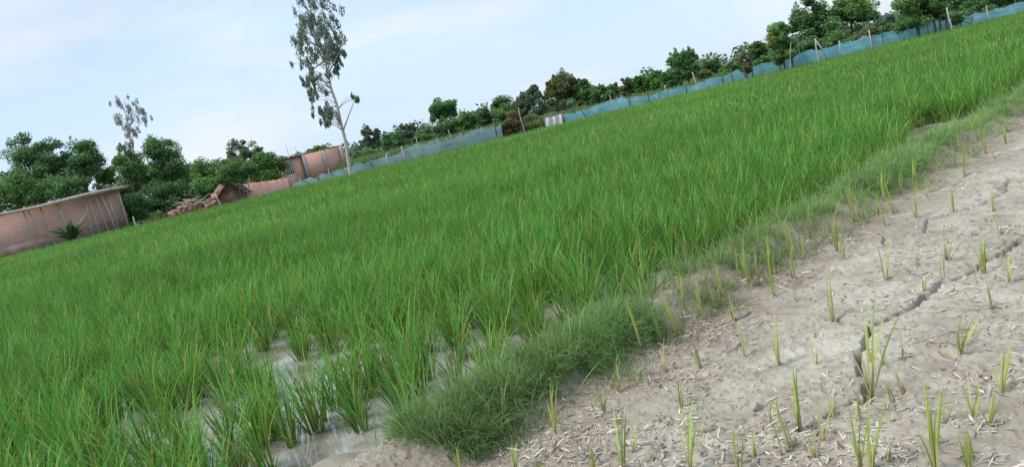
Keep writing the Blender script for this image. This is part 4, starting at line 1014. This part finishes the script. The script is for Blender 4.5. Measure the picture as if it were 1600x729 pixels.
# ------------------------------------------------------------------ brick shed on the left
A0 = P(-110, 340, 50.5); A1 = P(190, 310, 57); A0[2] = A1[2] = 0
vx = A1-A0; Ls = np.linalg.norm(vx); rz = math.atan2(vx[1], vx[0]); HS = 3.15
shed = empty('brick_shed', A0, rz)
b = MB(); b.box((Ls/2, .12, HS/2-.1), (Ls, .24, HS+.2)); b.box((.12, 2.25, HS/2-.1), (.23, 4.0, HS+.1)); b.box((Ls-.12, 2.25, HS/2-.1), (.23, 4.0, HS+.1)); b.box((Ls/2, 4.3, HS/2-.2), (Ls-.01, .23, HS))
b.build('wall', M['brick_pink'], shed)
M['plinth'] = noise_mat('plinth', (.20, .13, .10), (.34, .25, .20), 2.2)
b = MB(); b.box((Ls/2, -.03, .38), (Ls+.05, .07, .95)); b.build('plinth', M['plinth'], shed)
b = MB(); nC = int(Ls/.09)
V_ = []
for i in range(nC+1):
    x_ = -.35+(Ls+.7)*i/nC; z_ = .03*math.sin(i*2.0)
    for (yy, zz) in ((-.75, HS-.16), (4.7, HS+.05)):
        V_ += [(x_, yy, zz+z_+.11+.05*math.sin(x_*.8)), (x_, yy, zz+z_-.04+.05*math.sin(x_*.8))]
Q_ = []
for i in range(nC):
    a = i*4; c = a+4; Q_ += [[a, c, c+2, a+2], [a+1, a+3, c+3, c+1], [a, a+1, c+1, c], [a+2, c+2, c+3, a+3]]
link('roof', np_mesh('roof', V_, Q_), M['roof_sheet'], shed)
b = MB(); b.tube([(-.3, -.6, HS-.16), (Ls+.3, -.6, HS-.16)], .06, 6); b.build('eave_beam', M['wood_pole'], shed)
def shed_x(px): # where this pixel column meets the wall
    d = ray(px, 330)[:2]; n_ = np.array([-vx[1], vx[0]])/Ls; t = (A0[:2]@n_)/(d@n_); return float((d*t-A0[:2])@(vx[:2]/Ls))
for px0, px1, mt_, th in [(36, 20, wp, .06), (56, 24, wp, .06), (68, 47, wp, .07), (97, 74, wp, .07), (101, 79, wp, .04), (131, 124, wp, .05), (158, 138, wp, .055), (143, 128, wp, .05), (171, 146, wp, .07), (175, 158, wp, .05), (191, 177, wp, .06)]:
    xa = shed_x(px0); xb = xa-(px0-px1)*.0 ; lean = -((px0-px1)-16)*.03
    b = MB(); b.tube([(xa, -.50, -.1), (xa+lean*.5+.03, -.42, HS*.5), (xa+lean, -.30, HS-.18)], [th, th*.9, th*.75], 7); b.build('support_pole', M[mt_], shed)
tag(shed, 'long pink brick shed with sheet roof and leaning wooden poles, far left', 'shed')
# banana like plant before the shed
c0 = P(108, 356, 50); root = empty('banana_plant', (c0[0], 50, 0)); gb = np.random.default_rng(4)
v, q, c = blades(26, .12, (1.3, 2.3), (.20, .34), .5, (.6, 2.0), 7, gb, dead=.1, wbase=.3)
v = v.copy(); v[:, 2] += .35; M['leaf_banana'] = leaf_mat('leaf_banana', (.03, .07, .03), (.07, .14, .06), (.25, .2, .1)); link('leaves', np_mesh('banana_leaves', v, q, c), M['leaf_banana'], root)
b = MB()
for k in range(4): a_ = k*1.6; b.tube([(.1*math.cos(a_), .1*math.sin(a_), -.05), (.14*math.cos(a_), .14*math.sin(a_), .5), (.2*math.cos(a_), .2*math.sin(a_), 1.0)], [.08, .07, .04], 7)
b.build('stem', M['leaf_banana'], root); tag(root, 'drooping broad leaved plant against the pink shed wall', 'plant')

# ------------------------------------------------------------------ brick house, garden wall and hut
def brick_block(root, x0, x1, h, y=0, d=4.0, mat='brick_orange', name='wall', holes=()):
    b = MB(); xs_ = x0
    for (a, c_, z0, z1) in holes:
        b.box(((xs_+a)/2, y+.12, h/2-.1), (a-xs_, .24, h+.2)); b.box(((a+c_)/2, y+.12, z0/2-.1), (c_-a, .24, z0+.2)); b.box(((a+c_)/2, y+.12, (z1+h)/2), (c_-a, .24, h-z1)); xs_ = c_
    b.box(((xs_+x1)/2, y+.12, h/2-.1), (x1-xs_, .24, h+.2))
    b.box((x0+.12, y+d/2+.12, h/2-.1), (.235, d-.24, h+.19)); b.box((x1-.12, y+d/2+.12, h/2-.1), (.235, d-.24, h+.19)); b.box(((x0+x1)/2, y+d, h/2-.1), (x1-x0-.01, .23, h+.18))
    return b.build(name, M[mat], root)
H0 = P(428, 285, 68); H1 = P(541, 255, 74); vv = H1-H0; LH = math.hypot(vv[0], vv[1]); rzh = math.atan2(vv[1], vv[0])
house = empty('brick_house', (H0[0], 68, 0), rzh)
zR = P(475, 240, 70.5)[2]; zRr = P(538, 229, 73.8)[2]; zL = P(448, 249, 69)[2]
xm = LH*.42
brick_block(house, 0, xm-.003, zL, holes=[(LH*.175, LH*.30, .95, zL-.3)], name='wall')
brick_block(house, xm, LH, (zR+zRr)/2, y=-.1, d=5, name='tall_wall')
b = MB()
for k in range(5): b.box((LH*(.175+.125*(k+.5)/5), .05, (.95+zL-.3)/2), (.09, .06, zL-1.25))
b.box((LH*.2375, .05, .99), (LH*.125, .062, .08)); b.box((LH*.2375, .05, zL-.34), (LH*.125, .062, .08)); wi = b.build('window', M['white_cloth'], house)
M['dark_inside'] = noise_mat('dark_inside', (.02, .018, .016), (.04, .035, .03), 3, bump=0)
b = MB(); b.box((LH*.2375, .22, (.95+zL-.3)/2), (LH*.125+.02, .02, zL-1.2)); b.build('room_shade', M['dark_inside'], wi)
for fx in (.43, .71, .955):
    b = MB(); b.box((LH*fx, -.17, (zR+zRr)/4), (.30, .20, (zR+zRr)/2+.02)); b.build('pillar', M['concrete'], house)
b = MB(); b.box((xm/2, 1.9, zL+.06), (xm-.1, 4.2, .10)); b.build('roof_slab', M['wood_dark'], house)
b = MB(); gr_ = np.random.default_rng(9)
for k in range(9): x_ = .3+k*.55; b.box((x_, .2, zL+.17), (.30, .22, .14+.1*gr_.uniform()), rz=gr_.normal(0, .1))
b.build('parapet', M['brick_red'], house)
for x_, h_ in ((xm*.70, 1.3), (xm*.32, 1.0), (xm*.97, .9)):
    b = MB(); b.tube([(x_, .3, zL), (x_+.02, .3, zL+h_*.5), (x_-.03, .3, zL+h_)], .018, 5); b.build('steel_bar', M['wood_dark'], house)
b = MB()
for k in range(16):
    x_ = xm+.3+k*(LH-xm-.5)/15
    if gr_.uniform() < .6: b.box((x_, .02, (zR+zRr)/2+.05), (.35, .2, .1+.12*gr_.uniform()))
b.build('loose_bricks', M['brick_red'], house)
tag(house, 'unplastered orange brick house with pale pillars and a barred window', 'house')
# red brick garden wall and thatched hut
W0 = P(384, 302, 56); W1 = P(452, 288, 58); vv = W1-W0; LW = math.hypot(vv[0], vv[1])
gw = empty('garden_wall', (W0[0], 56, 0), math.atan2(vv[1], vv[0])); b = MB(); n = 14; gw_ = np.random.default_rng(2)
ztop = P(410, 280, 57)[2]
V_ = []
for k in range(n*3+1):
    x_ = k*LW/(n*3); hk = ztop-.07*gw_.uniform()**2-.10*float(vnoise(np.array(k*.2), np.array(1.), 4))-.25*(k/(n*3))
    for yy in (0, .24): V_ += [(x_, yy, -.1), (x_, yy, hk)]
Q_ = []
for k in range(n*3): a = 4*k; Q_ += [[a, a+4, a+5, a+1], [a+2, a+3, a+7, a+6], [a+1, a+5, a+7, a+3]]
b.add(V_, Q_+[[0, 1, 3, 2], [12*n, 12*n+2, 12*n+3, 12*n+1]])
b.build('wall', M['brick_orange'], gw); tag(gw, 'low broken brick wall under the bright green tree', 'wall')
h0 = P(338, 306, 54); h1 = P(386, 296, 55); zt = P(362, 279, 55)[2]
hut = empty('thatched_hut', (h0[0], 54, 0), math.atan2(1, h1[0]-h0[0])); Wd = math.hypot(h1[0]-h0[0], 1)
b = MB(); b.box((Wd*.5, .1, .5), (Wd*.96, .2, 1.2)); b.box((.12, 1.4, .5), (.2, 2.4, 1.19)); b.box((Wd-.14, 1.4, .5), (.2, 2.4, 1.19)); b.build('wall', M['brick_red'], hut)
V_ = []; 
for yy in (-.35, 2.8):
    for (fx, zz) in ((-.06, .75), (.20, zt*.72), (.48, zt), (.78, zt*.66), (1.06, .7)): V_ += [(Wd*fx, yy, zz), (Wd*fx, yy, zz-.16)]
Q_ = []
for i in range(4): a = 2*i; Q_ += [[a, a+2, a+12, a+10], [a+1, a+11, a+13, a+3], [a, a+1, a+3, a+2], [a+10, a+12, a+13, a+11]]
link('roof', np_mesh('hut_roof', V_, Q_), M['thatch'], hut)
b = MB(); b.add([(Wd*.0, -.1, 1.1), (Wd*.97, -.1, 1.1), (Wd*.48, -.1, zt-.2), (Wd*.0, .1, 1.1), (Wd*.97, .1, 1.1), (Wd*.48, .1, zt-.2)], [[0, 1, 4, 3], [1, 2, 5, 4], [2, 0, 3, 5]], [[0, 2, 1], [3, 4, 5]]); b.build('gable', M['brick_red'], hut)
for (xa, za, xb, zb_) in ((Wd*.45, zt*.98, Wd*1.05, .35), (Wd*.62, zt*.9, Wd*1.12, .55), (Wd*.9, .25, Wd*1.1, 1.3)):
    b = MB(); b.tube([(xa, -.42, za), ((xa+xb)/2, -.44, (za+zb_)/2+.05), (xb, -.46, zb_)], .045, 6); b.build('roof_pole', M['wood_pole'], hut)
tag(hut, 'collapsing red brick hut with brown thatch and loose poles', 'hut')
# bank of rubble and cut sticks
r0_ = P(262, 334, 52); r1_ = P(338, 314, 53); LR = r1_[0]-r0_[0]; gr_ = np.random.default_rng(12)
pile = empty('rubble_pile', (r0_[0], 52, 0), .1)
b = MB()
for k in range(170):
    x_ = gr_.uniform(0, LR); f = 1-abs(x_/LR-.45)*.9; y_ = gr_.uniform(0, 1.4); z_ = gr_.uniform(0, 1)*1.15*f*(1-abs(y_-.8)*.5)
    b.box((x_, y_, z_), (gr_.uniform(.15, .5), gr_.uniform(.12, .35), gr_.uniform(.08, .25)), rz=gr_.uniform(0, 3), tilt=(gr_.normal(0, .3), gr_.normal(0, .3)), jit=.02)
b.build('bricks', M['brick_red'], pile)
b = MB()
for k in range(14):
    x_ = gr_.uniform(.5, LR-.6); z_ = gr_.uniform(.5, 1.15); l_ = gr_.uniform(.3, .7); a_ = gr_.normal(0, .2)
    b.tube([(x_-l_, -.05+gr_.normal(0, .2), z_-a_*l_), (x_, gr_.normal(0, .2), z_), (x_+l_, gr_.normal(0, .2), z_+a_*l_)], .028, 5)
b.build('sticks', M['wood_pole'], pile)
tag(pile, 'low bank of brick rubble topped with cut sticks', 'rubble')

# ------------------------------------------------------------------ tall crop and weeds beyond the fence
gk = np.random.default_rng(31)
def crop_patch(g, h, n):
    v, q, c = blades(n, .5, (h*.6, h), (.03, .07), .25, (.3, 1.3), 3, g, dead=.04); return v, q, c
kp_ = [crop_patch(gk, 1.0, 60) for _ in range(4)]
n = 5200; X_ = gk.uniform(-60, 66, n); Y_ = 49.5+gk.uniform(0, 1, n)**1.5*26
pxl = 800+FPX*(np.stack([X_, Y_, np.full(n, 0-CAMH)], 1)@CX)/(np.stack([X_, Y_, np.full(n, 0-CAMH)], 1)@f0)
hh = np.where((pxl > 545) & (pxl < 800), 1.30, np.where(pxl < 545, .55, .95))*gk.uniform(.8, 1.1, n)
kp = (pxl > 545) | (Y_ > 60) | ((pxl > 195) & (Y_ > 56))
kp &= ~((pxl > 330) & (pxl < 545) & (Y_ < 76)); kp &= ~((pxl < 200) & (Y_ < 64))
X_, Y_, hh = X_[kp], Y_[kp], hh[kp]; n = len(X_)
o = scatter('tall_crop', kp_, np.stack([X_, Y_, np.full(n, .08)], 1), gk.integers(0, 4, n), np.stack([np.zeros(n), np.zeros(n), gk.uniform(0, 6.28, n)], 1),
            np.stack([np.full(n, 1.2), np.full(n, 1.2), hh], 1), (fbm(X_*.3, Y_*.3, 3, 8)-.5)*.5, M['crop'])
tag(o, 'tall pale green crop growing behind the net fence', 'crop', None, 'stuff')
# far tree belt closing the horizon
nb = 900; C_ = np.stack([gk.uniform(-230, 250, nb), gk.uniform(170, 200, nb), np.abs(gk.normal(0, 1.2, nb))+1.0], 1)
C_[:, 2] *= .6+.9*vnoise(C_[:, 0]*.06, C_[:, 0]*0, 3)
V_, Q_, c_ = leaves(C_, gk.uniform(1.4, 2.6, nb), 60, .9, gk)
tag(link('distant_wood', np_mesh('distant_wood', V_, Q_, c_), M['leaf_blue']), 'hazy low belt of far trees on the horizon', 'woods', None, 'stuff')
# weeds along the near foot of the fence and the sheds
v, q, c = blades(46, .35, (.25, .6), (.012, .03), .4, (.3, 1.4), 3, gk, dead=.12)
wp_ = [(v, q, c)]
n = 1500; X_ = gk.uniform(-46, 56, n); Y_ = gk.uniform(46.0, 47.6, n)
o = scatter('weeds', wp_, np.stack([X_, Y_, np.full(n, .03)], 1), np.zeros(n, int), np.stack([np.zeros(n), np.zeros(n), gk.uniform(0, 6.28, n)], 1),
            np.repeat(gk.uniform(.5, 1.1, n)[:, None], 3, 1), gk.normal(.1, .1, n), M['crop'])
tag(o, 'ragged weeds along the foot of the net fence', 'weeds', None, 'stuff')
